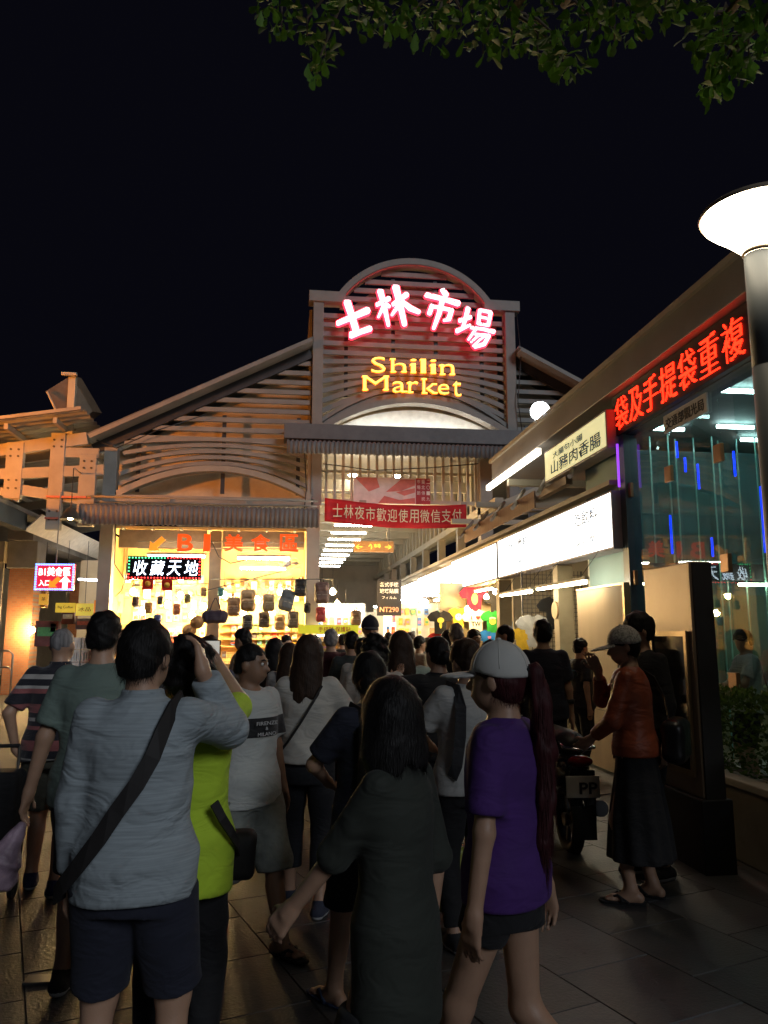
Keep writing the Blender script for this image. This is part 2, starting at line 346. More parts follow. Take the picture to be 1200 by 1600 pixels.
# back of the tower and main gable
bx('tower_back', (.85, F+.62, 7.0), (5.85, F+.70, 10.6), panel_b, hall)
m = MB(); m.prism([(XC+2.2*math.sin(t), 9.44+2.2*math.cos(t)) for t in [R(-58+116*i/16) for i in range(17)]], .06, lambda x, y, d: Vector((x, F+.64+d, y))); m.build('tower_back', panel_b, hall)
bx('tower_side', (.44, F+.1, 7.0), (.52, F+2.2, 10.5), steel_l, hall); bx('tower_side', (6.16, F+.1, 7.0), (6.24, F+2.2, 10.5), steel_l, hall)
def mirror(x, s): return x if s < 0 else 2*XC - x
def rl(z): return -4.74 + (z-6.59)/2.70*5.27          # the roof slope: x at height z
for s in (-1, 1):
    mx = lambda x: mirror(x, s)
    # sloping verge with its gutter edge, roof sheet behind
    MB().bar((mx(-5.0), F-.25, 6.56), (mx(.50), F-.25, 9.38), .75, .10).build('verge', steel, hall)
    MB().bar((mx(-5.0), F-.05, 6.36), (mx(.50), F-.05, 9.18), .12, .26).build('rafter', dark, hall)
    m = MB(); a, b_ = mx(-5.1), mx(.55); m.add([(a,F-.6,6.62),(b_,F-.6,9.47),(b_,F+26,9.47),(a,F+26,6.62),(a,F-.6,6.57),(b_,F-.6,9.42),(b_,F+26,9.42),(a,F+26,6.57)], [(0,1,2,3),(7,6,5,4),(0,4,5,1),(1,5,6,2),(2,6,7,3),(3,7,4,0)]); m.build('roof_sheet', corr, hall)
    m = MB(); m.prism([(mx(-4.5), 5.15), (mx(.45), 5.15), (mx(.45), 9.0), (mx(-4.5), 6.45)], .06, lambda x, y, d: Vector((x, F+.5+d, y))); m.build('gable_panel', panel_b, hall)
    z = 6.72
    while z < 9.1:
        x0 = rl(z)+.38; x1 = .50; a, b_ = sorted((mx(x0), mx(x1)))
        bx('slat', (a, F-.06, z-.06), (b_, F+.02, z+.06), steel, hall); z += .272
    for i in range(6):
        zb = 5.20 + i*.27; rise = .72 - i*.11; x0 = -4.35 + .02*i; a, b_ = sorted((mx(x0), mx(.55)))
        sweep(MB(), [(x, F-.04-.02*(i == 0), zz) for x, zz in arc(a, b_, zb, max(rise, .05), 18)], .10 if i else .3, .10 if i else .15).build('slat', steel if i else steel_l, hall)
    for x in (-3.9, -1.75, .2): bx('slat_batten', (mx(x)-.05, F+.03, 5.3), (mx(x)+.05, F+.10, 6.75 if x < -3 else 7.4), dark, hall)
    a, b_ = sorted((mx(-4.5), mx(.62))); bx('tie_beam', (a, F-.2, 4.98), (b_, F+.1, 5.18), steel_l, hall, .01)
    for x in (-4.55, ): bx('column', (mx(x)-.16, F-.18, 0), (mx(x)+.16, F+.14, 6.4), steel, hall, .01)
for x in (.62, 5.25): bx('column', (x-.17, F-.16, 0), (x+.17, F+.18, 6.6), steel_l, hall, .012)
bx('column', (-2.05, F+.3, 0), (-1.75, F+.6, 4.9), M('brown_steel', (.16,.12,.08), rough=.5), hall)
# corrugated awnings
def awning(name, x0, x1, zt, zb, y0, y1, parent, mat, pitch=.115, amp=.022):
    n = int((x1-x0)/pitch*6); vs = []; fs = []
    for i in range(n+1):
        x = x0 + (x1-x0)*i/n; o = amp*math.sin(2*PI*(x-x0)/pitch)
        vs += [(x, y1, zt+o), (x, y0, zt-.10+o), (x, y0-.03+o, zt-.14), (x, y0-.05+o, zb-.5*o)]
    for i in range(n):
        for k in range(3): fs.append((i*4+k, i*4+4+k, i*4+5+k, i*4+1+k))
    mb = MB(); mb.add(vs, fs, smooth=True); o = mb.build(name, mat, parent)
    md = o.modifiers.new('thick', 'SOLIDIFY'); md.thickness = .006; return o
awning('awning', -.10, 6.25, 6.62, 6.18, F-1.0, F-.2, hall, corr)
awning('awning', -5.0, .72, 4.86, 4.28, F-1.1, F-.2, hall, corr)
awning('awning', 2*XC-.6, 2*XC+5.0, 4.86, 4.28, F-1.1, F-.2, hall, corr)
for z_, y_ in ((4.93, F-.5), (4.99, F-.9)): MB().tube([(-4.9, y_, z_), (.7, y_, z_)], .025, 6).build('pipe', steel_l, hall)
# entrance grille above the banner
for i in range(19):
    x = .95 + i*.226; bx('baluster', (x-.035, F+.02, 5.22), (x+.035, F+.10, 6.62), steel_c, hall)
bx('grille_rail', (.8, F-.02, 5.12), (5.1, F+.14, 5.22), steel_c, hall); bx('grille_rail', (.8, F+.12, 5.95), (5.1, F+.16, 6.02), steel_c, hall)
# inside: floor, ceiling with beams, louvres, partition walls, back
bx('hall_floor', (-5.0, F-.6, .0), (8.6, F+30, .02), M('hall_floor_tile', (.30,.28,.25), rough=.4, grime=.4), hall)
bx('ceiling', (-4.6, F+.75, 6.75), (9.0, F+30, 6.85), M('ceiling_sheet', (.34,.32,.28), rough=.7, grime=.3), hall)
for i in range(12):
    y = F+1.6+i*2.2; bx('ceiling_beam', (.6, y-.09, 5.75), (5.2, y+.09, 6.05), steel_c, hall); bx('ceiling_purlin', (.6, y+1.0, 6.3), (5.2, y+1.1, 6.45), steel_l, hall)
for i in range(30):
    y = F+.5+i*.8; bx('louvre', (5.16, y-.13, 5.05), (5.24, y+.13, 6.6), steel_c, hall)
bx('eaves_beam', (5.08, F-1.6, 4.86), (5.30, F+26, 5.06), steel_c, hall)
for i in range(8): y = F+2.8+i*3.; bx('column', (5.08, y-.12, 0), (5.32, y+.12, 4.86), steel_l, hall)
for i in range(7): MB().bar((5.2, F-1+i*2.2, 4.9), (7.6, F-1+i*2.2, 5.9), .1, .16).build('ceiling_beam', steel_c, hall)
bx('end_wall', (-5, F+29, 0), (9, F+29.2, 6.8), white_w, hall)
for i in range(10):
    y = F+2.6+i*1.9; m = MB(); m.tube([(1.45, y, 5.15), (2.65, y, 5.15)], .03, 8); m.build('tube_light', E('corridor_tube', (1., .98, .9), 38), hall)
    m = MB().box((1.4, y-.06, 5.19), (2.7, y+.06, 5.25)); m.box((1.6, y-.01, 5.25), (1.62, y+.01, 5.76)); m.box((2.5, y-.01, 5.25), (2.52, y+.01, 5.76)); m.build('light_rail', steel_c, hall)
for x in (1.75, 3.0): MB().lathe([(.001,.04),(.09,.03),(.13,0),(.10,-.03),(.001,-.05)], (x, F+1.2, 6.12), 16).build('lamp', E('grille_lamp', (1., .92, .75), 60), hall)

# ================================================================== left lean-to: truss, corrugated roof, floodlight post
lean = thing('lean_to_roof', 'open lean-to canopy of bolted steel truss and corrugated sheet at far left', 'canopy', (-7, F, 0))
def zr(x): return 6.86 + (x+5.1)*.17
n = 150; vs = []; fs = []
for i in range(n+1):
    y = F-1.5 + 17*i/n; o = .03*math.sin(2*PI*i/3.)
    vs += [(-4.9, y, zr(-4.9)+.08+o), (-11.5, y, zr(-11.5)+.08+o)]
for i in range(n): fs.append((2*i, 2*i+1, 2*i+3, 2*i+2))
m = MB(); m.add(vs, fs); o = m.build('roof_sheet', corr_l, lean); o.modifiers.new('thick', 'SOLIDIFY').thickness = .008
for x in (-5.6, -6.7, -7.8, -8.9, -10): MB().bar((x, F-1.4, zr(x)-.04), (x, F+15, zr(x)-.04), .09, .14).build('purlin', steel_l, lean)
for j in range(5):
    y = F+.9+j*3.1; MB().bar((-4.9, y, zr(-4.9)-.25), (-11, y, zr(-11)-.25), .12, .26).build('rafter', steel_l, lean)
y = F-.55
MB().bar((-5.05, y, 6.52), (-11, y, zr(-11)-.42), .12, .30).build('truss_chord', steel_l, lean)
MB().bar((-4.6, y-.01, 5.72), (-11, y-.01, 5.28), .12, .26).build('truss_chord', steel_l, lean)
MB().bar((-6.55, y+.02, 5.18), (-4.9, y+.02, 4.94), .12, .26).build('truss_chord', steel_l, lean)
sweep(MB(), [(x, y+.02, z) for x, z in arc(-9.6, -6.55, 4.95, .35, 14)], .12, .18).build('truss_chord', steel_l, lean)
MB().bar((-11, F-1.45, zr(-11)+.16), (-5.0, F-1.45, zr(-5)+.16), .10, .08).build('verge', steel_l, lean)
for x, z0, z1, w_ in ((-6.72, 4.95, 6.35, .40), (-5.72, 4.2, 6.62, .34), (-4.98, 4.3, 6.1, .40), (-8.9, 4.9, 6.0, .36)):
    bx('truss_post', (x-w_/2, y-.09, z0), (x+w_/2, y-.07+.16, z1), steel_l, lean, .008)
    m = MB()
    for zz in ((z0+.25, z0+.45, z1-.35, z1-.18)):
        for xx in (-.09, .09): m.tube([(x+xx, y-.09, zz), (x+xx, y-.115, zz)], .028, 6)
    m.build('bolts', M('bolt_head', (.10,.085,.07), rough=.5, metal=.6), lean)['kind'] = 'stuff'
bx('bracket_arm', (-5.6, y-.06, 6.02), (-4.75, y+.04, 6.26), steel_l, lean)
for z_ in (4.45, 4.98): bx('reflector_rail', (-5.9, y-.14, z_), (-4.85, y-.11, z_+.05), M('faded_red', (.6,.16,.1), rough=.5), lean)
# billboard floodlight on its post
fl = thing('floodlight_housing', 'orange lit sheet metal floodlight box on a post above the lean-to roof', 'floodlight', (-5.52, F-.5, 6.6))
bx('post', (-5.60, F-.55, 6.1), (-5.42, F-.41, 8.12), steel_c, fl, .01)
m = MB(); A = Vector((-5.55, F-.5, 8.16)); Bv = Vector((-6.05, F-.8, 7.62)); Cv = Vector((-5.58, F-.3, 6.78)); D_ = Vector((-5.08, F-.1, 7.35)); off = Vector((.1,.55,.12))
m.add([A, Bv, Cv, D_, A+off, Bv+off, Cv+off, D_+off], [(0,1,2,3),(7,6,5,4),(0,4,5,1),(1,5,6,2),(2,6,7,3),(3,7,4,0)]); m.build('housing', M('brown_sheet', (.20,.14,.09), rough=.5, grime=.3), fl)
MB().bar((-5.75, F-.62, 8.15), (-5.38, F-.62, 8.15), .10, .07).build('bracket', steel_c, fl)
MB().tube([(-6.0, F-.84, 7.6), (-5.8, F-.8, 7.2), (-5.6, F-.55, 6.9)], .03, 6).build('brace', steel_c, fl)
# pendant lamp
pq = pY(110, 812, F-1.3); pl = thing('pendant_lamp', 'small bell shaped pendant lamp hanging under the lean-to truss', 'lamp', pq)
m = MB(); m.lathe([(.02,.42),(.03,.30),(.10,.26),(.15,.16),(.24,.02),(.26,0),(.245,0),(.14,.15),(.05,.22)], pq, 24); m.build('shade', M('lamp_enamel', (.07,.06,.05), rough=.4), pl)
MB().lathe([(.001,.09),(.05,.085),(.07,.04),(.045,.005),(.001,-.005)], pq, 14).build('bulb', E('pendant_bulb', (1., .78, .38), 90), pl)
MB().tube([(pq.x, pq.y, pq.z+.4), (pq.x, pq.y, pq.z+1.25)], .012, 6).build('cord', dark, pl)
MB().tube([(pq.x, pq.y, pq.z+1.25), (pq.x, F-.62, pq.z+1.25)], .015, 6).build('bracket', steel_c, pl)

# loose cables and conduit on the facade
for pts in (((-5.0,6.6),(-4.4,6.35),(-3.4,6.85),(-2.2,7.3)), ((-4.35,4.95),(-4.3,4.2),(-4.28,3.4),(-4.0,3.0)), ((.35,6.6),(.42,5.4),(.38,4.9)), ((.85,6.1),(2.2,5.95),(3.6,6.05),(5.0,6.2)), ((6.2,10.5),(6.28,9.3),(6.15,8.0),(6.25,7.0))):
    MB().tube([(x, F-.27-.02*i, z_) for i, (x, z_) in enumerate(pts)], .014, 5).build('cable', dark, hall)
for x in (-3.1, -1.2, 1.9, 4.6): bx('junction_box', (x-.09, F-.29, 4.99), (x+.09, F-.205, 5.15), steel_l, hall, .006)

# ================================================================== left building: brick piers, eave with gutter
lb = thing('brick_arcade', 'orange brick arcade building with dark gutter at the left edge', 'building', (-8, 23, 0))
for k_, y in enumerate((23.2, 29.5, 36)):
    bx('brick_pier', (-7.95, y, 0), (-7.25, y+.7, 3.55), brick, lb, .01); bx('pier_cap', (-8.02, y-.06, 3.55), (-7.2, y+.76, 4.35), conc, lb, .02)
bx('side_wall', (-12, 24.3, 0), (-11.8, 46, 4.4), panel_b, lb); bx('arcade_wall', (-12, 46, 0), (-4.7, 46.2, 4.6), panel_b, lb)
bx('arcade_beam', (-8.0, 23.0, 4.35), (-7.3, 46, 4.75), conc, lb)
MB().box((-7.3, 14.6, 4.42), (-6.98, 21.4, 4.86)).build('gutter', M('blue_gutter', (.02,.035,.05), rough=.4), lb)
MB().add([(-7.02,21.4,4.42),(-7.02,44,4.42),(-6.6,44,4.86),(-6.6,21.4,4.86)], [(0,1,2,3)]).build('fascia', M('white_fascia', (.75,.7,.62), rough=.6, grime=.2), lb).modifiers.new('t','SOLIDIFY').thickness = .03
bx('roof', (-12, 14.6, 4.88), (-7.0, 46, 5.0), corr, lb)
bx('front_lintel', (-12, 22.9, 3.7), (-8.02, 23.3, 4.3), panel_b, lb); bx('pipe', (-8.15, 23.0, 0), (-8.05, 23.1, 4.2), steel_l, lb)
bx('canopy_post', (-7.2, 15.0, 4.2), (-7.08, 15.12, 4.42), steel, lb)
bar_ = thing('crowd_barrier', 'bent tube steel crowd barrier leaning by the orange brick pier', 'barrier', (-7.6, 21.8, 0))
tm = M('galvanised_tube', (.5,.47,.42), rough=.35, metal=.9)
for z0, z1, name in ((.1, 1.25, 'frame'), (.1, .82, 'frame')):
    MB().tube([(-8.4,21.9,z0),(-8.4,21.9,z1-.1),(-8.3,21.9,z1),(-7.35,21.9,z1),(-7.25,21.9,z1-.1),(-7.25,21.9,z0)], .025, 8).build(name, tm, bar_)
for x in (-7.9, -7.55): MB().tube([(x, 21.9, .1), (x, 21.9, 1.25)], .014, 6).build('upright', tm, bar_)
for x in (-8.4, -7.25): MB().tube([(x, 21.6, .02), (x, 22.2, .02), (x, 21.9, .1)], .02, 6).build('foot', tm, bar_)
# sodium floodlight that washes the left wing
sl = thing('sodium_floodlight', 'sodium floodlight on a tall pole just left of the view', 'floodlight', (-9.6, 14.0, 0))
MB().lathe([(.14,0),(.14,.3),(.08,.4),(.06,5.2),(.03,5.25)], (-9.6, 14.0, 0), 14).build('pole', steel_l, sl)
sq = Vector((-9.6, 14.15, 5.6)); sm = (Vector((-8.0, 19.5, 5.9)) - sq).to_track_quat('Y', 'Z').to_matrix()
m = MB(); m.box((sq.x-.25, sq.y-.2, sq.z-.2), (sq.x+.25, sq.y, sq.z+.2), rot=sm, piv=sq); m.box((sq.x-.25, sq.y, sq.z+.19), (sq.x+.25, sq.y+.2, sq.z+.2), rot=sm, piv=sq); m.build('housing', steel_l, sl)
MB().box((sq.x-.2, sq.y+.002, sq.z-.15), (sq.x+.2, sq.y+.012, sq.z+.15), rot=sm, piv=sq).build('lens', E('sodium', (1., .29, .02), 1900), sl)

# ================================================================== right building: glass hall
gh = thing('glass_hall', 'glass fronted hall with deep grey roof fascia on the right', 'building', (5, 6, 0))
GX = 4.2; GY1 = 8.9
roof_g = M('roof_grey', (.20,.19,.19), rough=.45, var=.1, scale=2, grime=.25)
m = MB(); m.add([(3.98,-3,5.08),(9,-3,5.5),(9,14.6,5.5),(3.98,14.6,5.08),(3.98,-3,4.70),(9,-3,4.70),(9,14.6,4.70),(3.98,14.6,4.70)], [(0,1,2,3),(7,6,5,4),(0,4,5,1),(1,5,6,2),(2,6,7,3),(3,7,4,0)]); m.build('roof', roof_g, gh, .01)
bx('gutter_lip', (3.93, -3, 5.05), (3.978, 14.62, 5.12), steel_l, gh)
bx('header', (4.16, -3, 4.16), (4.40, GY1, 4.698), dark, gh)
def glassmat():
    m = bpy.data.materials.new('window_glass'); m.use_nodes = True; N = m.node_tree.nodes; L = m.node_tree.links
    N.remove(N['Principled BSDF']); t = N.new('ShaderNodeBsdfTransparent'); t.inputs[0].default_value = (.90, .965, .95, 1)
    gl = N.new('ShaderNodeBsdfGlossy'); gl.inputs['Roughness'].default_value = .015; gl.inputs['Color'].default_value = (.85,.95,.93,1)
    fr = N.new('ShaderNodeFresnel'); fr.inputs['IOR'].default_value = 1.7; ge = N.new('ShaderNodeNewGeometry'); sb_ = N.new('ShaderNodeMath'); sb_.operation = 'SUBTRACT'; sb_.inputs[0].default_value = 1.; L.new(ge.outputs['Backfacing'], sb_.inputs[1]); mu = N.new('ShaderNodeMath'); mu.operation = 'MULTIPLY'; L.new(fr.outputs[0], mu.inputs[0]); L.new(sb_.outputs[0], mu.inputs[1])
    no = N.new('ShaderNodeTexNoise'); no.inputs['Scale'].default_value = .6; tc = N.new('ShaderNodeTexCoord'); L.new(tc.outputs['Object'], no.inputs[0])
    bp = N.new('ShaderNodeBump'); bp.inputs['Strength'].default_value = .05; bp.inputs['Distance'].default_value = .05; L.new(no.outputs['Fac'], bp.inputs['Height']); L.new(bp.outputs[0], gl.inputs['Normal'])
    mx = N.new('ShaderNodeMixShader'); L.new(mu.outputs[0], mx.inputs[0]); L.new(t.outputs[0], mx.inputs[1]); L.new(gl.outputs[0], mx.inputs[2]); L.new(mx.outputs[0], N['Material Output'].inputs['Surface']); return m
GL = glassmat()
ys = [2.9+i*1.0 for i in range(7)]
for i in range(6):
    for z0, z1 in ((.12, 2.36), (2.37, 4.16)): bx('glass_pane', (GX, ys[i]+.006, z0), (GX+.012, ys[i+1]-.006, z1), GL, gh)
for i, y in enumerate(ys):
    for z_ in (1.25, 2.37, 3.45):
        bx('glass_clamp', (GX-.05, y-.07, z_-.09), (GX-.006, y+.07, z_+.09), M('bronze_clamp', (.32,.18,.09), rough=.4, metal=.6), gh, .008)
bx('corner_post', (4.12, 8.9, 0), (4.30, 9.06, 4.7), M('blue_grey_post', (.10,.14,.16), rough=.4), gh)
teal = M('teal_wall', (.20,.34,.37), rough=.6, var=.2, scale=.8)
bx('side_wall', (4.30, 9.06, 0), (4.36, 10.6, 4.69), teal, gh); bx('end_wall', (4.36, 10.6, 0), (9, 10.66, 4.69), teal, gh); bx('back_wall', (8.9, -3, 0), (9.0, 10.6, 4.69), teal, gh); bx('ceiling', (4.42, -3, 4.4), (8.9, 10.6, 4.45), M('hall_ceiling', (.12,.13,.13), rough=.7), gh)
bx('hall_floor', (4.37, -3, .0), (8.9, 10.6, .10), conc, gh); bx('sill', (4.1, -3, 0), (4.3, 8.9, .12), conc, gh)
fin = GL
for i in range(9): x = 4.62+i*.21; bx('glass_fin', (x, 9.75-.1*(i % 3), .12), (x+.016, 10.4, 4.35), fin, gh); bx('fin_edge', (x, 9.73-.1*(i % 3), .12), (x+.016, 9.748-.1*(i % 3), 4.35), M('green_glass_edge', (.30,.62,.54), rough=.15), gh)
for i in range(3): y = 8.3-i*.8; bx('glass_fin', (GX+.05, y, .12), (GX+.26, y+.014, 4.15), fin, gh)
bx('shelf_beam', (4.4, 9.6, 2.40), (8.8, 9.75, 2.62), dark, gh)
bx('counter', (4.7, 9.6, .1), (7.5, 10.2, 1.0), M('yellow_counter', (.42,.38,.22), rough=.5), gh)
for i in range(3): bx('wall_panel', (4.75+i*.75, 10.5, 1.15), (5.4+i*.75, 10.55, 2.25), M('green_poster_%d' % i, ((.30,.33,.20),(.36,.36,.26),(.22,.30,.24))[i], rough=.6), gh)
for i, (px, y0, y1, Xs) in enumerate(((1047, 805, 866, 4.7), (1090, 725, 765, 4.95), (1057, 690, 716, 4.75), (1146, 705, 745, 5.1), (1188, 760, 865, 5.0), (1112, 840, 870, 5.0), (1070, 715, 738, 4.9))):
    a = pX(px, y0, Xs); b_ = pX(px, y1, Xs); MB().tube([(Xs, a.y, a.z), (Xs, a.y, b_.z)], .013, 6).build('blue_light_strip', E('blue_led', (.0,.03,1.), 2.6), gh)
for i, (x, y) in enumerate(((4.9, 7.6), (5.7, 9.0), (4.85, 9.2), (5.0, 6.4), (6.4, 9.6))): MB().tube([(x-.25, y, 4.34), (x+.25, y, 4.34)], .025, 6).build('tube_light', E('cool_tube', (.75,1.,1.), 22), gh)
for i in range(2): MB().tube([(4.7+i*1.2, 9.5, 2.34), (5.5+i*1.2, 9.5, 2.34)], .02, 6).build('tube_light', E('shelf_tube', (1.,.93,.7), 22), gh)
MB().box((4.05, 8.94, 3.5), (4.075, 8.96, 4.05)).build('purple_light_strip', E('purple_led', (.35,.06,1.), 1.2), gh)
# floodlight on that roof
q = Vector((4.02, 11.7, 5.28)); fd = thing('roof_floodlight', 'dazzling white floodlight on the roof edge of the right building', 'floodlight', q)
rt = Matrix.Rotation(R(-18), 3, 'Z') @ Matrix.Rotation(R(20), 3, 'X')
ax = (rt @ Vector((0,-1,0))).normalized()
MB().tube([q-ax*.12, q-ax*.03, q], [.07, .15, .165], 22).build('housing', steel, fd)
MB().tube([q+ax*.002, q+ax*.02], [.148, .14], 22, smooth=False).build('lens', E('flood_lens', (.80,.91,1.), 60), fd)
MB().tube([(q.x+.02, q.y+.06, q.z-.2), (q.x+.02, q.y+.06, q.z-.02)], .02, 6).build('bracket', steel, fd)
# planter with hedge in front of the glass
plr = thing('hedge_planter', 'clipped green hedge in a stone planter along the glass wall', 'planter', (3.8, 5, 0))
bx('planter_wall', (3.42, 1.6, 0), (3.54, 7.0, .55), conc, plr, .015); bx('planter_wall', (3.54, 6.9, 0), (4.12, 7.0, .55), conc, plr, .015); bx('coping', (3.38, 1.6, .55), (3.60, 7.04, .61), M('pale_coping', (.34,.32,.28), rough=.7, bump=.1), plr, .01)
bx('soil', (3.54, 1.6, .3), (4.1, 6.9, .5), M('soil', (.04,.03,.02), rough=1), plr)
def leaves(n, pos_fn, size, obov=.3):
    """n small folded leaves scattered by pos_fn() -> (point, outward direction)"""
    mb = MB()
    for _ in range(n):
        p, d = pos_fn(); d = Vector(d); d = (d + Vector((random.gauss(0,.6), random.gauss(0,.6), random.gauss(0,.6)))).normalized()
        s = d.orthogonal().normalized(); s = Matrix.Rotation(random.uniform(0, 6.3), 3, d) @ s; t = d.cross(s); L_ = size*random.uniform(.7, 1.3); W_ = L_*.5
        p = Vector(p); mb.add([p, p+d*L_*.45+s*W_*.42+t*W_*.12, p+d*L_*.8+s*W_*.5+t*W_*.1, p+d*L_, p+d*L_*.8-s*W_*.5+t*W_*.1, p+d*L_*.45-s*W_*.42+t*W_*.12], [(0,1,2,3),(0,3,4,5)])
    return mb
def leafmat(name, c):
    m = M(name, c, rough=.55, var=.45, scale=9, spec=.25); b = m.node_tree.nodes['Principled BSDF']
    N = m.node_tree.nodes; L = m.node_tree.links; tr = N.new('ShaderNodeBsdfTranslucent'); tr.inputs[0].default_value = (c[0]*1.6, c[1]*1.6, c[2]*.8, 1); mx = N.new('ShaderNodeMixShader'); mx.inputs[0].default_value = .35
    L.new(b.outputs[0], mx.inputs[1]); L.new(tr.outputs[0], mx.inputs[2]); L.new(mx.outputs[0], N['Material Output'].inputs['Surface']); return m
def hp():
    f = random.random(); x = random.uniform(3.56, 4.08); y = random.uniform(1.7, 6.95); z = random.uniform(.5, 1.16)
    if f < .4: return (3.56+random.uniform(-.03,.05), y, z), (-1, 0, .2)
    if f < .75: return (x, y, 1.16+random.uniform(-.06,.05)), (0, 0, 1)
    if f < .85: return (x, 6.93, z), (0, 1, .2)
    return (x, y, z), (0, 0, .3)
leaves(9000, hp, .045).build('foliage', leafmat('hedge_leaf', (.045,.085,.022)), plr)['kind'] = 'stuff'
# free-standing display pylon
py = thing('display_pylon', 'tall slab pylon with framed glass case and dark side, beside the hedge', 'display pylon', (3.1, 5.6, 0))
bx('body', (3.00, 5.46, .52), (3.18, 6.22, 2.24), M('pylon_bronze', (.36,.28,.21), rough=.42, var=.1, scale=2, metal=.3, grime=.3), py, .012)
bx('edge_cover', (3.015, 5.44, .52), (3.165, 5.458, 2.23), M('pylon_dark', (.03,.028,.03), rough=.5), py)
bx('base', (2.97, 5.43, 0), (3.21, 6.25, .52), M('black_base', (.012,.012,.013), rough=.6), py, .01)
fm = M('brass_frame', (.42,.32,.20), rough=.3, metal=.8)
for lo, hi in (((2.975,5.53,.66),(2.998,5.57,1.72)), ((2.975,6.08,.66),(2.998,6.12,1.72)), ((2.975,5.57,1.68),(2.998,6.08,1.72)), ((2.975,5.57,.66),(2.998,6.08,.70))): bx('case_frame', lo, hi, fm, py)
bx('case_glass', (2.986, 5.57, .70), (2.996, 6.08, 1.68), M('case_mirror_glass', (.06,.065,.06), rough=.06, var=.3, scale=3, spec=1., metal=.55), py)
# street lamp, near right
lx, ly = 2.965, 4.28
lp = thing('street_lamp', 'lit street lamp with flared frosted bowl on a thick grey post', 'street lamp', (lx, ly, 0))
post_m = M('lamp_post_paint', (.19,.215,.23), rough=.5, var=.08, scale=3)
MB().lathe([(.16,0),(.16,.12),(.10,.14),(.098,2.2),(.096,3.35),(.092,3.353),(.092,3.362),(.096,3.365),(.095,4.10),(.0,4.10)], (lx, ly, 0), 32).build('post', post_m, lp)
MB().lathe([(.100,4.125),(.125,4.155),(.165,4.195),(.215,4.245),(.28,4.30),(.325,4.345),(.338,4.375),(.33,4.39)], (lx, ly, 0), 40).build('bowl', E('lamp_bowl', (1., .84, .60), 11), lp)
MB().lathe([(.097,4.10),(.104,4.112),(.104,4.124),(.09,4.126)], (lx, ly, 0), 32).build('collar', M('collar_bronze', (.20,.15,.10), rough=.4, metal=.6), lp)
MB().lathe([(.346,4.375),(.352,4.39),(.34,4.41),(.20,4.445),(.001,4.45)], (lx, ly, 0), 40).build('lid', M('lamp_lid', (.25,.2,.15), rough=.4), lp)
# ================================================================== signs
UX = Vector((1,0,0)); UZ = Vector((0,0,1))
def fpt(px, py, Y=F-.32): return pY(px, py, Y)
def stroke(mb, pts, ws, toP, depth, mi=0):
    """a brush stroke: polyline with a width at each point, rounded ends, extruded towards the street"""
    P = [Vector((x, y, 0)) for x, y in pts]; L_ = []; R_ = []; n = len(P)
    for i in range(n):
        d = (P[min(i+1, n-1)] - P[max(i-1, 0)]).normalized(); nn = Vector((-d.y, d.x, 0))*ws[i]/2
        if i == 0: L_.append(P[0]-d*ws[0]*.32+nn*.55); R_.append(P[0]-d*ws[0]*.15-nn*.55)
        L_.append(P[i]+nn); R_.append(P[i]-nn)
        if i == n-1: L_.append(P[i]+d*ws[i]*.30+nn*.5); R_.append(P[i]+d*ws[i]*.30-nn*.5)
    poly = [(v.x, v.y) for v in L_] + [(v.x, v.y) for v in reversed(R_)]
    m = len(L_)
    a = [toP(x, y, 0) for x, y in poly]; b_ = [toP(x, y, depth) for x, y in poly]; N_ = len(poly); fs = []
    for i in range(m-1): j = N_-1-i; fs.append((i, i+1, j-1, j)); fs.append((i+N_, j+N_, j-1+N_, i+1+N_))
    for i in range(N_): fs.append((i, i+N_, (i+1)%N_+N_, (i+1)%N_))
    mb.add(a+b_, fs, mi)
CH = {  # strokes in the 4x enlarged sign picture: (points, widths)
 'shi': [([(168,172),(195,255),(222,345)],[44,40,42]), ([(108,308),(200,268),(298,226)],[30,36,42]), ([(190,382),(255,360),(312,340)],[42,32,36])],
 'lin': [([(352,192),(430,152)],[24,30]), ([(374,104),(400,200),(426,322)],[38,30,20]), ([(398,195),(362,270)],[26,14]), ([(402,180),(432,205)],[18,20]),
         ([(452,192),(540,128)],[24,34]), ([(470,80),(500,200),(526,318)],[44,36,30]), ([(492,190),(446,258)],[30,16]), ([(500,165),(560,215),(616,240)],[20,36,26])],
 'shi_market': [([(762,98),(786,132)],[30,34]), ([(660,130),(765,155),(862,184)],[30,28,36]), ([(698,196),(680,248)],[28,28]), ([(700,202),(822,226)],[20,24]), ([(820,222),(800,284),(770,290)],[28,32,16]), ([(765,150),(740,250),(706,342)],[32,30,20])],
 'chang': [([(868,290),(938,268)],[26,24]), ([(922,212),(905,280),(888,340)],[30,24,22]), ([(850,356),(934,318)],[28,16]),
         ([(994,224),(985,310)],[20,22]), ([(996,226),(1064,240)],[18,20]), ([(1062,240),(1046,322)],[24,22]), ([(990,268),(1050,280)],[14,14]), ([(986,312),(1046,322)],[16,16]),
         ([(938,336),(1010,345),(1082,362)],[18,18,26]), ([(968,346),(922,412)],[20,14]), ([(965,378),(1052,388)],[16,20]), ([(1050,386),(1020,440),(962,458)],[26,26,20]), ([(990,382),(938,428)],[16,12]), ([(1024,386),(950,452)],[16,12])]}
sgn = thing('neon_name_sign', 'four big pink white neon brush characters 士林市場 on the gable tower', 'neon sign', (3.3, F-.3, 9))
nw = E('neon_white', (1., .62, .70), 2.6); nr = E('neon_red', (1., .03, .07), 2.4)
led_m = M('led_dot', (.25,.2,.45), rough=.4)
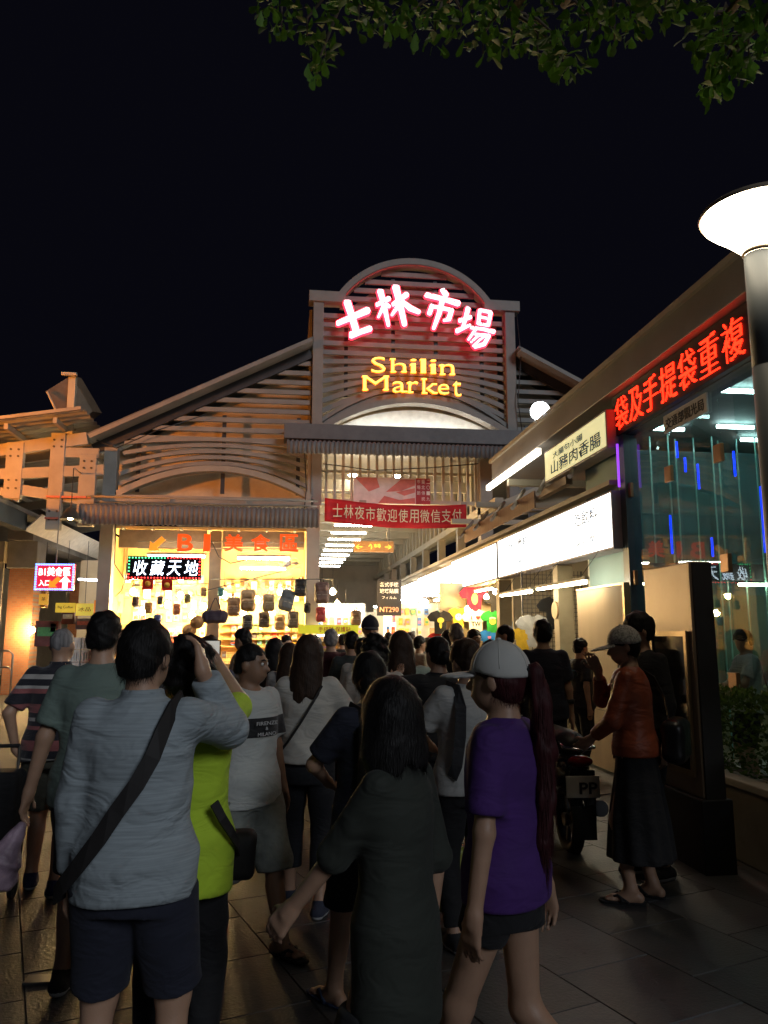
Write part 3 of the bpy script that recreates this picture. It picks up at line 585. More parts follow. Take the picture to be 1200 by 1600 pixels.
for nm, st in CH.items():
    def tp(off): return lambda x, y, d: (lambda p: Vector((p.x, p.y+off-d, p.z)))(fpt(500+x/4, 430+y/4))
    core = MB(); edge = MB()
    for i, (pts, ws) in enumerate(st):
        stroke(core, pts, [w_*.98 for w_ in ws], tp(-.06-.0035*i), .03); stroke(edge, pts, [w_*1.05+14 for w_ in ws], tp(.0-.0035*i), .03)
    o = edge.build('character', nr, sgn); c = core.build('neon_face', nw, o)
    dots = MB(); rr = random.Random(nm)
    for pts, ws in st:
        for i in range(len(pts)-1):
            for t_ in range(4):
                f = rr.random(); x = pts[i][0]+(pts[i+1][0]-pts[i][0])*f+rr.uniform(-8,8); y = pts[i][1]+(pts[i+1][1]-pts[i][1])*f+rr.uniform(-8,8)
                p = tp(-.15)(x, y, 0); dots.box((p.x-.012, p.y-.01, p.z-.012), (p.x+.012, p.y, p.z+.012))
    d_ = dots.build('dark_led_dots', led_m, o); d_['kind'] = 'stuff'
# Shilin Market, serif letters
en = thing('english_name_sign', 'yellow glowing serif letters Shilin Market under the neon characters', 'neon sign', (3.3, F-.3, 8.2))
ny = E('neon_yellow', (1., .55, .08), 3.0); nyo = E('neon_orange', (1., .22, .01), 1.6)
SER = {'S': [], 'h': [(.14,'b'),(.86,'b'),(.10,'t')], 'i': [(.5,'b'),(.35,'m')], 'l': [(.5,'b'),(.35,'t')], 'n': [(.14,'b'),(.86,'b'),(.08,'m')], 'M': [(.09,'b'),(.91,'b'),(.07,'t'),(.93,'t')], 'a': [(.95,'b')], 'r': [(.2,'b'),(.12,'m')], 'k': [(.14,'b'),(.90,'b'),(.10,'t'),(.85,'m')], 'e': [], 't': []}
def letter(ch, x0, x1, yb, yt, xm):
    def frp(off): return lambda x, y, d: (lambda p: Vector((p.x, p.y+off-d, p.z)))(fpt(x, y))
    for nm, off, gr, mt in (('letter', 0., .35, nyo), ('letter_face', -.05, -.2, ny)):
        mb = MB(); vs, fs = glyph(ch, .5, .0 if gr > 0 else -.014); lo = vs.min(0); hi = vs.max(0); fr = frp(off)
        mb.add([fr(x0-gr+(x-lo[0])/(hi[0]-lo[0])*(x1-x0+2*gr), yb+gr-(y-lo[1])/(hi[1]-lo[1])*(yb-yt+2*gr), (z+.5)*.03) for x, y, z in vs], fs)
        for kx, kk in SER[ch]:
            cx = x0+(x1-x0)*kx; yy = {'b': yb-1.2, 't': yt+1.2, 'm': xm+1.2}[kk]; hw = 4.2+gr*1.5; hh = .95+gr*.8
            mb.prism([(cx-hw, yy-hh), (cx+hw, yy-hh), (cx+hw, yy+hh), (cx-hw, yy+hh)], .036, fr)
        if nm == 'letter': o = mb.build(nm, mt, en)
        else: mb.build(nm, mt, o)
for ch, x0, x1, yb, yt, xm in (('S',580,602,583,559,0),('h',611,634,583,561,568),('i',641,650,584,562,570),('l',657,665,584,562,0),('i',672,681,585,563,571),('n',688,709,587,570,571),
        ('M',567,606,611,588,0),('a',613,633,614,597,598),('r',638,653,615,597,598),('k',660,681,616,592,600),('e',684,701,617,601,0),('t',707,720,620,596,0)): letter(ch, x0, x1, yb, yt, xm)
# B1 美食區 open letters under the left awning
Yb = F-.55; b1 = thing('food_court_letters', 'orange red cut out letters B1 美食區 with arrow under the awning', 'sign', pY(350, 850, Yb))
om = M('orange_letter', (.35,.03,.005), rough=.5, emit=1.0, ecol=(1.,.09,.006)); yo = M('yellow_arrow', (.5,.2,.02), rough=.5, emit=1.0, ecol=(1.,.30,.02))
for ch, px in (('B',277),('1',318),('美',350),('食',392),('區',437)):
    a = pY(px, 862, Yb); wd = .38 if ch in 'B' else (.16 if ch == '1' else .47); mb = MB(); text_into(mb, ch, a, UX, UZ, wd, .44, ext=.05, bold=.02); mb.build('letter', om, b1)
a = pY(246, 850, Yb); fr = lambda x, y, d: Vector((a.x+x, a.y-d, a.z+y))
MB().prism([(-.19,-.19),(.07,-.17),(0,-.10),(.19,.10),(.10,.19),(-.10,0),(-.17,.07)], .05, fr).build('arrow', yo, b1)
MB().tube([pY(215, 856, Yb+.06), pY(475, 858, Yb+.06)], .015, 6).build('rail', steel_l, b1); MB().tube([pY(215, 846, Yb+.06), pY(475, 848, Yb+.06)], .012, 6).build('rail', steel_l, b1)
# LED board 收藏天地
Yc = F-.9; a = pY(198, 905, Yc); b_ = pY(315, 870, Yc); ls = thing('black_led_sign', 'black LED board with white script 收藏天地 and running border lights', 'LED sign', (a.x, Yc, a.z))
bx('board', (a.x, Yc, a.z), (b_.x, Yc+.08, b_.z), M('black_acrylic', (.008,.008,.012), rough=.25), ls, .006)
wl = E('white_led', (.75,.85,1.), 4.5); wd = (b_.x-a.x)
for i, ch in enumerate('收藏天地'): mb = MB(); text_into(mb, ch, (a.x+.13+i*.46*wd/2.0, Yc-.001, a.z+.1), UX, UZ, .36*wd/2.0, b_.z-a.z-.2, ext=.012, shear=.12); mb.build('character', wl, ls)
def border(parent, lo, hi, y, mats, step, r=.014):
    mbs = [MB() for _ in mats]; n = 0
    for (x0, z0), (x1, z1) in (((lo[0], lo[1]), (hi[0], lo[1])), ((hi[0], lo[1]), (hi[0], hi[1])), ((hi[0], hi[1]), (lo[0], hi[1])), ((lo[0], hi[1]), (lo[0], lo[1]))):
        k_ = max(2, int(math.hypot(x1-x0, z1-z0)/step))
        for i in range(k_):
            x = x0+(x1-x0)*i/k_; z = z0+(z1-z0)*i/k_; w_ = 0 if (z < lo[1]+.1 or x > (lo[0]+hi[0])/2) else 1
            mbs[w_ % len(mats)].box((x-r, y-.016, z-r), (x+r, y-.001, z+r))
    for mb, mt in zip(mbs, mats):
        if mb.v: mb.build('border_lights', mt, parent)['kind'] = 'stuff'
border(ls, (a.x+.04, a.z+.04), (b_.x-.04, b_.z-.04), Yc, [E('red_led', (1.,.03,.03), 5), E('green_led', (.1,1.,.35), 3)], .075)
# small B1 entrance LED sign, left
Yd = 17.5; a = pY(53, 922, Yd); b_ = pY(117, 881, Yd); bs = thing('entrance_led_sign', 'red and blue LED sign B1 美食區 入口 with arrows hanging at left', 'LED sign', (a.x, Yd, a.z))
W_ = b_.x-a.x; H_ = b_.z-a.z
bx('board', (a.x, Yd, a.z), (b_.x, Yd+.1, b_.z), E('sign_red', (.75,.02,.05), .8), bs, .005)
mb = MB(); text_into(mb, 'B1美食區', (a.x+.08, Yd-.001, a.z+H_*.53), UX, UZ, W_-.16, H_*.34, ext=.012, bold=.01); mb.build('lettering', E('sign_white', (1.,.93,.8), 3.), bs)
mb = MB(); text_into(mb, '入口', (a.x+.09, Yd-.001, a.z+H_*.16), UX, UZ, W_*.28, H_*.22, ext=.012, bold=.01); mb.build('lettering', E('sign_white', (1.,.93,.8), 3.), bs)
for ang, cx, mt in ((R(135), .50, yo), (0, .78, E('sign_white', (1,1,1), 3.))):
    c, s_ = math.cos(ang), math.sin(ang); ar = [(-.05,-.15),(.05,-.15),(.05,.02),(.12,.02),(0,.15),(-.12,.02),(-.05,.02)]
    MB().prism([(x*c-y*s_, x*s_+y*c) for x, y in ar], .014, lambda x, y, d: Vector((a.x+W_*cx+x, Yd-.001-d, a.z+H_*.28+y))).build('arrow', mt, bs)
border(bs, (a.x+.02, a.z+.02), (b_.x-.02, b_.z-.02), Yd, [E('blue_border', (.12,.3,1.), 4.)], .05, .018)
MB().tube([(a.x+W_*.5, Yd+.05, b_.z), (a.x+W_*.5, Yd+.05, b_.z+1.6)], .015, 6).build('hanger', steel, bs)
# red banner, poster banner
Yr = F-.62; a = pY(507, 820, Yr); b_ = pY(728, 786, Yr); W_ = b_.x-a.x; rb = thing('red_banner', 'long red cloth banner reading 士林夜市歡迎使用微信支付 across the entrance', 'banner', (a.x, Yr, a.z))
H_ = .60; vs = []; fs = []; n = 40
def sag(u): return a.z + .10 - .10*u - .10*math.sin(PI*u)
for i in range(n+1):
    u = i/n
    for j in range(7): v = j/6; vs.append((a.x+W_*u, Yr+.03*math.sin(u*16+v*2)*v*(1-v)*3+.02*math.sin(u*31), sag(u)+H_*v))
for i in range(n):
    for j in range(6): fs.append((i*7+j, i*7+7+j, i*7+8+j, i*7+1+j))
m = MB(); m.add(vs, fs, smooth=True); o = m.build('cloth', M('red_cloth', (.62,.015,.02), rough=.7, bump=.1, bscale=20), rb); o.modifiers.new('t', 'SOLIDIFY').thickness = .004
chars = '士林夜市歡迎使用微信支付'
for i, ch in enumerate(chars):
    u = .055 + i*.0765; mb = MB(); text_into(mb, ch, (a.x+W_*u, Yr-.062, sag(u+.03)+.14), UX, UZ, W_*.066, .34, ext=.006); mb.build('character', M('cream_ink', (.85,.78,.55), rough=.7), rb)
Yp = F-.05; a = pY(552, 786, Yp); b_ = pY(672, 748, Yp); ps = thing('festival_poster', 'white and red printed festival banner above the red cloth banner', 'banner', (a.x, Yp, a.z)); W_ = b_.x-a.x; H_ = b_.z-a.z
bx('sheet', (a.x, Yp, a.z), (b_.x, Yp+.02, b_.z), M('poster_white', (.72,.66,.64), rough=.6), ps)
fr = lambda x, y, d: Vector((a.x+x*W_, Yp-.002-d, a.z+y*H_)); pk = M('poster_pink', (.62,.20,.17), rough=.6); pr = M('poster_red', (.40,.04,.05), rough=.6)
for k_, poly in enumerate(([(.02,.98),(.30,.98),(.34,.62),(.2,.45)], [(.32,.02),(.40,.30),(.60,.15),(.80,.25),(.80,.02)], [(.42,.45),(.62,.95),(.80,.95),(.80,.72),(.62,.5)], [(.55,.45),(.80,.62),(.80,.45),(.66,.32)])): MB().prism(poly, .003+.001*k_, fr).build('print_patch', pk, ps)
MB().prism([(.81,0),(1,0),(1,1),(.81,1)], .004, fr).build('print_panel', pr, ps)
for col, tx in ((.825,'市場節'), (.885,'臺北傳統'), (.95,'二〇一九')):
    mb = MB()
    for i, ch in enumerate(tx): text_into(mb, ch, fr(col, .80-i*.22, .006), UX, UZ, W_*.045, H_*.15, ext=.003)
    mb.build('lettering', M('poster_ink', (.85,.8,.75), rough=.6), ps)
Yw = F+2.2; a = pY(553, 862, Yw); b_ = pY(615, 846, Yw); wy = thing('wayfinding_sign', 'brown hanging direction sign with yellow arrows inside the entrance', 'sign', (a.x, Yw, a.z)); W_ = b_.x-a.x; H_ = b_.z-a.z
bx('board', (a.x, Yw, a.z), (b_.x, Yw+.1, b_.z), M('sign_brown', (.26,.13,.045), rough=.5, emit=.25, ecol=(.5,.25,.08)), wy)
for tx, x, z_, w_, h_ in (('←', a.x+.05, .08, .2, .14), ('→', b_.x-.26, .08, .2, .14), ('↑', a.x+.42, .06, .13, .18), ('市場', a.x+.58, .12, .2, .12)):
    mb = MB(); text_into(mb, tx, (x, Yw-.001, a.z+z_), UX, UZ, w_, h_, ext=.008, bold=.015); mb.build('lettering', E('sign_yellow', (1.,.62,.08), 1.2), wy)
for x in (a.x+.2, b_.x-.2): MB().tube([(x, Yw+.05, b_.z), (x, Yw+.05, 5.75)], .012, 6).build('hanger', steel_l, wy)
# red LED running text on the glass hall
ld = thing('red_led_ticker', 'red dot matrix LED ticker 袋及手提袋重複 along the glass hall fascia', 'LED sign', (4.1, 7.5, 4.5))
bx('board', (4.09, 5.2, 4.17), (4.155, 9.1, 4.69), M('ticker_board', (.012,.008,.02), rough=.4), ld)
def raster(ch, n=24):
    vs, fs = glyph(ch, 0., -.004); lo = vs.min(0)[:2]; hi = vs.max(0)[:2]; g_ = np.zeros((n, n), bool); gx = lo[0]+(np.arange(n)+.5)/n*(hi[0]-lo[0]); gy = lo[1]+(np.arange(n)+.5)/n*(hi[1]-lo[1]); X_, Y_ = np.meshgrid(gx, gy, indexing='ij')
    for f in fs:
        p = vs[list(f)][:, :2]; ins = np.zeros((n, n), bool); j = len(p)-1
        for i in range(len(p)):
            c = (p[i,1] > Y_) != (p[j,1] > Y_); ins ^= c & (X_ < (p[j,0]-p[i,0])*(Y_-p[i,1])/(p[j,1]-p[i,1]+1e-12)+p[i,0]); j = i
        g_ |= ins
    return g_
lr = E('ticker_red', (1., .022, .006), 4.2)
for i, (ch, y0) in enumerate(zip('袋及手提袋重複', (9.02, 8.62, 8.24, 7.83, 7.42, 7.0, 6.58))):
    gr_ = raster(ch); mb = MB(); wc = .36
    for ix in range(24):
        for iy in range(24):
            if gr_[ix, iy]: yy = y0-.02-ix/24*wc; zz = 4.23+iy/24*.40; mb.box((4.075, yy-.005, zz-.0056), (4.089, yy+.005, zz+.0056))
    o = mb.build('led_character', lr, ld); o['kind'] = 'stuff'
wp = thing('bureau_plate', 'small white plate with dark characters 交通部觀光局 under the red ticker', 'sign', (4.12, 7.6, 4.1)); bx('plate', (4.17, 7.05, 3.92), (4.19, 7.95, 4.12), M('plate_white', (.6,.6,.62), rough=.5), wp)
mb = MB(); text_into(mb, '交通部觀光局', (4.169, 7.9, 3.95), (0,-1,0), UZ, .8, .13, ext=.004, bold=.01); mb.build('lettering', M('ink_dark', (.02,.02,.03), rough=.6), wp)

# ================================================================== right hand shops under lit sign boxes
rs = thing('shop_row', 'row of open shopfronts under white lit sign boxes on the right', 'building', (5, 16, 0))
bx('rear_wall', (6.6, 10.75, 0), (6.7, 34, 4.6), white_w, rs); bx('ceiling', (4.15, 10.75, 3.62), (6.6, 34, 3.70), white_w, rs); bx('floor_slab', (3.9, 10.7, 0), (6.6, 34, .03), M('shop_tile', (.4,.37,.32), rough=.4), rs)
for y, x1 in ((10.7, 6.6), (14.6, 6.6), (18.9, 6.6), (24, 6.6)): bx('party_wall', (4.35, y, 0), (x1, y+.08, 3.62), white_w, rs)
for y in (11.15, 14.4, 18.8, 23.8, 29): bx('shop_pillar', (4.02, y, 0), (4.26, y+.22, 2.72), M('pillar_paint', (.36,.30,.20), rough=.5, grime=.3), rs, .01)
bx('shutter_rail', (4.0, 9.1, 3.56), (4.13, 34, 3.62), steel_l, rs)
bx('awning_bar', (4.0, 10.6, 3.86), (4.1, 17, 3.98), M('brown_rail', (.22,.16,.11), rough=.5), rs)
awn = M('striped_valance', (.26,.18,.13), rough=.8, var=.5, scale=2., stretch=(.01, 26, .01))
bx('valance', (3.94, 11.9, 3.72), (3.97, 16.9, 4.0), awn, rs)
for i in range(6): MB().tube([(3.75-.0*i, 9.8+i*1.35, 3.80), (4.35, 11.0+i*1.35, 4.35)], .035, 6).build('awning_arm', steel_l, rs)
for i in range(4): bx('roof_strut', (4.0, 11+i*2.5, 4.4), (6.6, 11.12+i*2.5, 4.52), steel_c, rs)

def signbox(name, label, Y0, Y1, z0, z1, em, col, texts, X=4.0, tilt=0):
    t = thing(name, label, 'lit sign', (X, (Y0+Y1)/2, z0))
    bx('casing', (X, Y0, z0), (X+.24, Y1, z1), M('sign_casing', (.30,.27,.30), rough=.5), t, .006)
    bx('lit_face', (X-.006, Y0+.03, z0+.03), (X-.001, Y1-.03, z1-.03), E(name+'_face', col, em), t)
    for tx, yc, zc, w_, h_ in texts: mb = MB(); text_into(mb, tx, (X-.0075, yc, z0+(z1-z0)*zc), (0,-1,0), UZ, w_, h_, ext=.003, bold=.01); mb.build('lettering', M('sign_blue_ink', (.03,.13,.30), rough=.6), t)
    return t
signbox('blue_letter_sign', 'long white lit sign box with sparse blue characters nearest the glass hall', 9.05, 14.35, 2.74, 3.48, 4.2, (1.,.97,.88), [('小吃飲料', 10.6, .58, 1.1, .2), ('士林海產鮮魚', 13.9, .62, 1.7, .16), ('臭豆腐', 10.3, .2, .7, .1), ('蚵仔煎', 13.0, .2, .7, .1)])
signbox('blank_lit_sign', 'overexposed blank white sign box second from the glass hall', 14.45, 18.6, 2.74, 3.46, 5.5, (1.,.97,.88), [])
signbox('far_lit_sign', 'overexposed white sign box third along the row', 18.7, 23.6, 2.76, 3.40, 5.5, (1.,.97,.88), [])
signbox('farthest_lit_sign', 'small white lit sign box farthest down the row', 23.8, 31, 2.8, 3.36, 5., (1.,.97,.88), [('服飾', 25, .3, .6, .25)])
ysg = signbox('pale_yellow_sign', 'pale yellow sign with handwritten style dark characters above the white sign boxes', 9.02, 11.4, 4.02, 4.52, .62, (1.,.95,.50), [('山豬肉香腸', 11.1, .14, 1.9, .2), ('大腸包小腸', 11.0, .60, 1.2, .1)], X=3.965)
bx('light_strip', (3.86, 11.45, 4.50), (3.93, 14.6, 4.60), E('eave_strip', (1.,.93,.75), 5.), rs)
for k_, (y0, y1, X_, z_) in enumerate(((9.3, 11.2, 3.72, 2.34), (11.5, 13.2, 3.72, 2.34), (15.2, 16.6, 4.1, 2.6), (20, 21.4, 4.1, 2.6), (21.9, 23.2, 4.0, 2.6), (25.5, 27, 4.1, 2.6))):
    t = thing('tube_lamp', ('warm bare fluorescent tube by the plywood door panel', 'warm bare fluorescent tube in front of the mesh wall', 'fluorescent tube over the T-shirt wall', 'distant fluorescent tube at the hat stall', 'distant fluorescent tube past the hat stall', 'farthest fluorescent tube of the right row')[k_], 'lamp', (X_, y0, z_), 'tube lamps of the right shops')
    MB().tube([(X_, y0, z_), (X_, y1, z_+.02)], .022, 8).build('tube', E('shop_tube', (1.,.86,.58), 60), t); bx('fitting', (X_-.03, y0-.04, z_+.03), (X_+.03, y1+.04, z_+.07), steel_c, t)
    for yy in (y0+.2, y1-.2): MB().tube([(X_, yy, z_+.06), (X_+.3, yy, 2.8)], .006, 4).build('wire', dark, t)
dp = thing('plywood_door', 'tall beige plywood door panel standing at the shop corner', 'door panel', (4.0, 9.6, 0))
bx('panel', (3.94, 8.72, .04), (3.985, 10.2, 2.27), wood, dp, .004); bx('edge_trim', (3.925, 8.66, .02), (4.0, 8.715, 2.30), M('brass_trim', (.45,.34,.18), rough=.4, metal=.5), dp); bx('edge_trim', (3.93, 8.72, 2.275), (3.995, 10.2, 2.30), M('brass_trim', (.4,.3,.2)), dp)
for z_ in (.75, 1.5): bx('panel_seam', (3.936, 8.72, z_), (3.9395, 10.2, z_+.006), dark, dp)
rd = thing('round_plaque', 'small round wooden plaque on the shop pillar by the mesh wall', 'plaque', (4.0, 11.26, 2.1)); MB().tube([(4.014, 11.26, 2.05), (3.99, 11.26, 2.05)], .13, 20, smooth=False).build('disc', M('plaque_wood', (.45,.28,.14), rough=.5), rd)

# ---- goods
CL = {}
def tee_mesh(key):
    pts = [(-.17,-.34),(.17,-.34),(.175,.12),(.20,.10),(.30,.02),(.38,.14),(.27,.27),(.09,.33),(.05,.29),(0,.275),(-.05,.29),(-.09,.33),(-.27,.27),(-.38,.14),(-.30,.02),(-.20,.10),(-.175,.12)]
    mb = MB(); n = len(pts)
    front = [(x, -.018-.010*math.sin(x*26+y*7), y) for x, y in pts]; back = [(x, .018, y) for x, y in pts]; c0 = [(0,-.05,-.05)]; 
    mb.add(front+back+[(0,-.045,0),(0,.02,0)], [(i, (i+1)%n, 2*n) for i in range(n)] + [((i+1)%n+n, i+n, 2*n+1) for i in range(n)] + [(i, i+n, (i+1)%n+n, (i+1)%n) for i in range(n)])
    return mb.mesh('garment')
TEE = tee_mesh(0)
def tee(loc, label, col, prints=(), s=1., rz=0., cat='T-shirt', group=None):
    t = thing('hanging_tshirt', label, cat, loc, group, rz=rz or 1e-6, scale=s)
    me = TEE.copy(); o = link('garment', me, M('cloth_%02d%02d%02d' % tuple(int(c*99) for c in col), col, rough=.85, bump=.2, bscale=60), t)
    for kind, c, arg in prints:
        mt = M('print_%02d%02d%02d' % tuple(int(x*99) for x in c), c, rough=.7)
        if kind == 'text':
            mb = MB(); tx, x, z, w_, h_ = arg; text_into(mb, tx, (x, -.058, z), UX, UZ, w_, h_, ext=.004, bold=.02); mb.build('print', mt, t)
        else:
            x, z, rx, rz_ = arg; MB().prism([(x+rx*math.cos(a_), z+rz_*math.sin(a_)) for a_ in [2*PI*i/16 for i in range(16)]], .006, lambda u, v, d: Vector((u, -.052-d, v))).build('print', mt, t)
    mb = MB(); mb.tube([(-.2,0,.29),(0,0,.36),(.2,0,.29)], .006, 4); mb.tube([(0,0,.36),(0,0,.44)], .005, 4); mb.build('hanger', dark, t); return t
bx('tshirt_panel', (3.45, 17.35, .02), (4.9, 17.40, 2.85), M('slat_panel', (.55,.46,.3), rough=.7), rs)
BK = (.012,.012,.015)
def at17(px, py, Y=17.2): return pY(px, py, Y)
for (px, py, label, col, pr_, s) in (
    (688, 972, 'black T-shirt with yellow round print on the T-shirt wall', BK, [('e',(.85,.7,.1),(0,.05,.10,.08)),('e',(.85,.7,.1),(0,-.08,.04,.10))], .78),
    (686, 1006, 'red T-shirt with yellow print below the black one', (.55,.02,.02), [('e',(.85,.75,.3),(0,.05,.10,.10)),('text',BK,('TW',-.06,.0,.12,.1))], .78),
    (716, 966, 'yellow T-shirt with white owl print on the T-shirt wall', (.75,.5,.04), [('e',(.85,.85,.8),(0,.04,.11,.11)),('e',BK,(-.04,.06,.02,.02)),('e',BK,(.04,.06,.02,.02))], .72),
    (741, 936, 'crimson T-shirt with gold print hung high beside the bulbs', (.50,.02,.07), [('e',(.8,.6,.2),(0,.0,.08,.14))], .92),
    (743, 972, 'white T-shirt printed I ♥ TW', (.8,.78,.74), [('text',BK,('I',-.13,.06,.03,.1)),('text',(.75,.03,.03),('♥',.0,.05,.11,.11)),('text',BK,('TW',-.12,-.11,.24,.12))], .86),
    (769, 971, 'green T-shirt with yellow mug print', (.02,.33,.05), [('e',(.85,.7,.1),(0,.0,.10,.10)),('e',(.85,.85,.8),(0,.09,.10,.04))], .74),
    (764, 1002, 'bright blue T-shirt with pink heart lettering at the bottom', (.01,.16,.60), [('text',(.85,.2,.4),('♥',-.05,.05,.10,.10)),('text',(.85,.85,.85),('Taiwan',-.13,-.1,.26,.09))], .78),
    (778, 944, 'plain charcoal T-shirt hung at the right of the bulbs', (.025,.025,.03), [], .95),
    (787, 990, 'plain sky blue T-shirt at the right end of the wall', (.10,.25,.55), [], .95)):
    tee(at17(px, py, 17.15-.03*(px % 5)), label, col, pr_, s)
Yg = 12.6
for px, py, label, col in ((866, 957, 'black T-shirt hanging on the wire mesh wall', BK), (833, 985, 'light grey T-shirt hanging low on the mesh wall', (.55,.55,.55)), (816, 1000, 'yellow garment folded over the mesh wall', (.7,.45,.03))): tee(pY(px, py, Yg-.1), label, col, s=.80 if px > 830 else .6)
gw = thing('wire_mesh_wall', 'black wire grid display wall behind the pillar', 'display grid', (4.3, Yg, 0))
mb = MB()
for i in range(15): x = 3.92+i*.07; mb.box((x, Yg, 1.0), (x+.008, Yg+.008, 2.75))
for i in range(25): z_ = 1.0+i*.07; mb.box((3.92, Yg+.008, z_), (4.95, Yg+.016, z_+.008))
mb.build('grid', dark, gw)['kind'] = 'stuff'
for x in (3.9, 4.95): bx('leg', (x, Yg-.01, 0), (x+.02, Yg+.02, 2.75), dark, gw)

# ---- bulbs: bare lamps in stalls
def bulb(px, py, Y, label, r=.078, em=1000, group='bare bulbs in the stalls', col=(1.,.66,.27)):
    p = pY(px, py, Y); t = thing('bare_bulb', label, 'bulb', p, group)
    MB().lathe([(.001,-r),(r*.5,-r*.86),(r*.87,-r*.5),(r,0),(r*.87,r*.5),(r*.55,r*.9),(r*.36,r*1.25)], p, 14).build('glass', E('bulb_%d' % em, col, em), t)
    MB().lathe([(r*.38,r*1.25),(r*.38,r*1.9),(.01,r*2.0)], p, 10).build('socket', dark, t); MB().tube([(p.x, p.y, p.z+r*1.9), (p.x, p.y, p.z+r*1.9+.5)], .006, 4).build('cord', dark, t); return t
for args in ((760, 933, 16.6, 'bare bulb beside the crimson T-shirt', .055, 300), (774, 925, 16.2, 'bare bulb right of the crimson T-shirt', .055, 300), (730, 952, 16.6, 'bare bulb just left of the I ♥ TW shirt', .055, 300),
    (208, 925, F+.5, 'leftmost bare bulb under the black LED sign'), (262, 945, F+.9, 'bare bulb amid the novelty stall wall'), (300, 962, F+.9, 'bare bulb low in the novelty stall'),
    (402, 938, F+.35, 'bare bulb blazing between the backpacks'), (425, 958, F+.9, 'second bare bulb behind the backpacks'), (350, 930, F+1.0, 'bare bulb behind the dark duffel bag'),
    (222, 955, F+.8, 'bare bulb at the left end of the novelty stall'), (282, 930, F+1.1, 'bare bulb behind the right red pennant'), (318, 948, F+.7, 'bare bulb beside the stall post'), (380, 958, F+1.3, 'bare bulb below the olive brown backpack'), (438, 925, F+1.0, 'bare bulb between khaki and slate backpacks'),
    (527, 945, F+.6, 'bare bulb at the stall by the entrance pillar'), (540, 960, F+.9, 'lower bare bulb by the entrance pillar'), (520, 925, F+1.2, 'upper bare bulb by the entrance pillar')): bulb(*args)

# ---- left stalls (novelties, bags), their walls, shelves, and goods
st = thing('stall_block', 'brightly lit stall block with cream back wall left of the entrance', 'stall', (-2, F+1.5, 0))
cream = M('stall_cream', (.74,.52,.22), rough=.8, var=.06, scale=2)
bx('rear_wall', (-4.6, F+2.3, .02), (.45, F+2.4, 4.3), cream, st); bx('ceiling', (-4.6, F+.1, 4.35), (.45, F+2.4, 4.42), cream, st)
bx('side_wall', (-4.75, F+.3, .02), (-4.62, F+2.4, 4.3), cream, st); bx('side_wall', (.46, F+.4, .02), (.58, F+4.5, 4.3), cream, st); bx('partition', (-1.95, F+.65, .02), (-1.88, F+2.3, 4.3), cream, st)
bx('counter', (-4.4, F+.1, .02), (-2.2, F+.7, .95), M('counter_front', (.4,.25,.12), rough=.5), st); bx('counter', (-1.6, F+.2, .02), (.3, F+.8, .95), M('counter_front', (.4,.25,.12)), st)
for k_, (px0, px1, py, Y) in enumerate(((232, 320, 869, F-.4), (372, 452, 872, F-.3), (376, 446, 888, F+.8))):
    a = pY(px0, py, Y); b_ = pY(px1, py+1, Y); t = thing('tube_lamp', ('fluorescent tube right above the black LED sign', 'fluorescent tube above the bag stall', 'lower fluorescent tube inside the bag stall')[k_], 'lamp', a, 'tube lamps of the left stalls')
    MB().tube([a, b_], .028, 8).build('tube', E('stall_tube', (1.,.95,.80), 60), t); MB().box((a.x-.05, Y-.04, a.z+.04), (b_.x+.05, Y+.04, a.z+.09)).build('fitting', steel_c, t)
pal = [(.65,.08,.05),(.75,.5,.08),(.08,.2,.5),(.7,.68,.6),(.1,.35,.15),(.55,.2,.35),(.05,.05,.06),(.8,.35,.05),(.4,.55,.65),(.5,.3,.15)]
pmats = [M('goods_%d' % i, c, rough=.55, var=.2, scale=20) for i, c in enumerate(pal)]
def packs(n_x, n_z, x0, x1, z0, z1, y, group, label, w_=.7, h_=.75, d=.05, jit=.02, name='packaged_item', cat='packet', rr=random.Random(5)):
    for i in range(n_x):
        for j in range(n_z):
            if rr.random() < .1: continue
            sx = (x1-x0)/n_x; sz = (z1-z0)/n_z; x = x0+(i+.5)*sx+rr.uniform(-jit, jit); z = z0+(j+.5)*sz; ww = sx*w_*rr.uniform(.8,1.1)/2; hh = sz*h_*rr.uniform(.8,1.1)/2
            ci = rr.randrange(10); OR_ = ('first','second','third','fourth','fifth','sixth','seventh','eighth','ninth','tenth','eleventh'); CN = ('red','mustard yellow','blue','off-white','green','pink','black','orange','pale blue','brown')
            t = thing(name, '%s %s, %s from left%s' % (CN[ci].split()[0], label, OR_[i], '' if n_z == 1 else ', %s row' % OR_[n_z-1-j]), cat, (x, y, z), group)
            mb = MB(); mb.box((x-ww, y-d/2, z-hh), (x+ww, y+d/2, z+hh)); mb.build('wrapper', pmats[ci], t); MB().box((x-ww*.7, y-d/2-.004, z-hh*.5), (x+ww*.7, y-d/2-.0005, z+hh*.25)).build('label_card', rr.choice(pmats), t)
packs(9, 4, -4.3, -2.3, 2.0, 3.3, F+2.24, 'novelties on the bright stall wall', 'novelty packet on the glaring novelty stall wall')
packs(10, 3, -1.6, .3, 1.35, 1.95, F+2.22, 'packets on the shelves below the backpacks', 'packet on shelves below the backpacks', h_=.8)
packs(11, 1, -1.7, .4, 1.02, 1.3, F+.45, 'items along the bag stall counter', 'boxed item on the bag stall counter', d=.14)
for z_ in (1.33, 1.54, 1.74, 1.96): bx('shelf', (-1.8, F+2.05, z_), (.42, F+2.3, z_+.02), M('shelf_board', (.5,.3,.14), rough=.6), st)
for i in range(9): bx('shelf', (-1.9, F+.9+i*.001, .3+.11*i), (-1.1, F+1.05, .32+.11*i), M('shelf_board', (.5,.3,.14)), st)
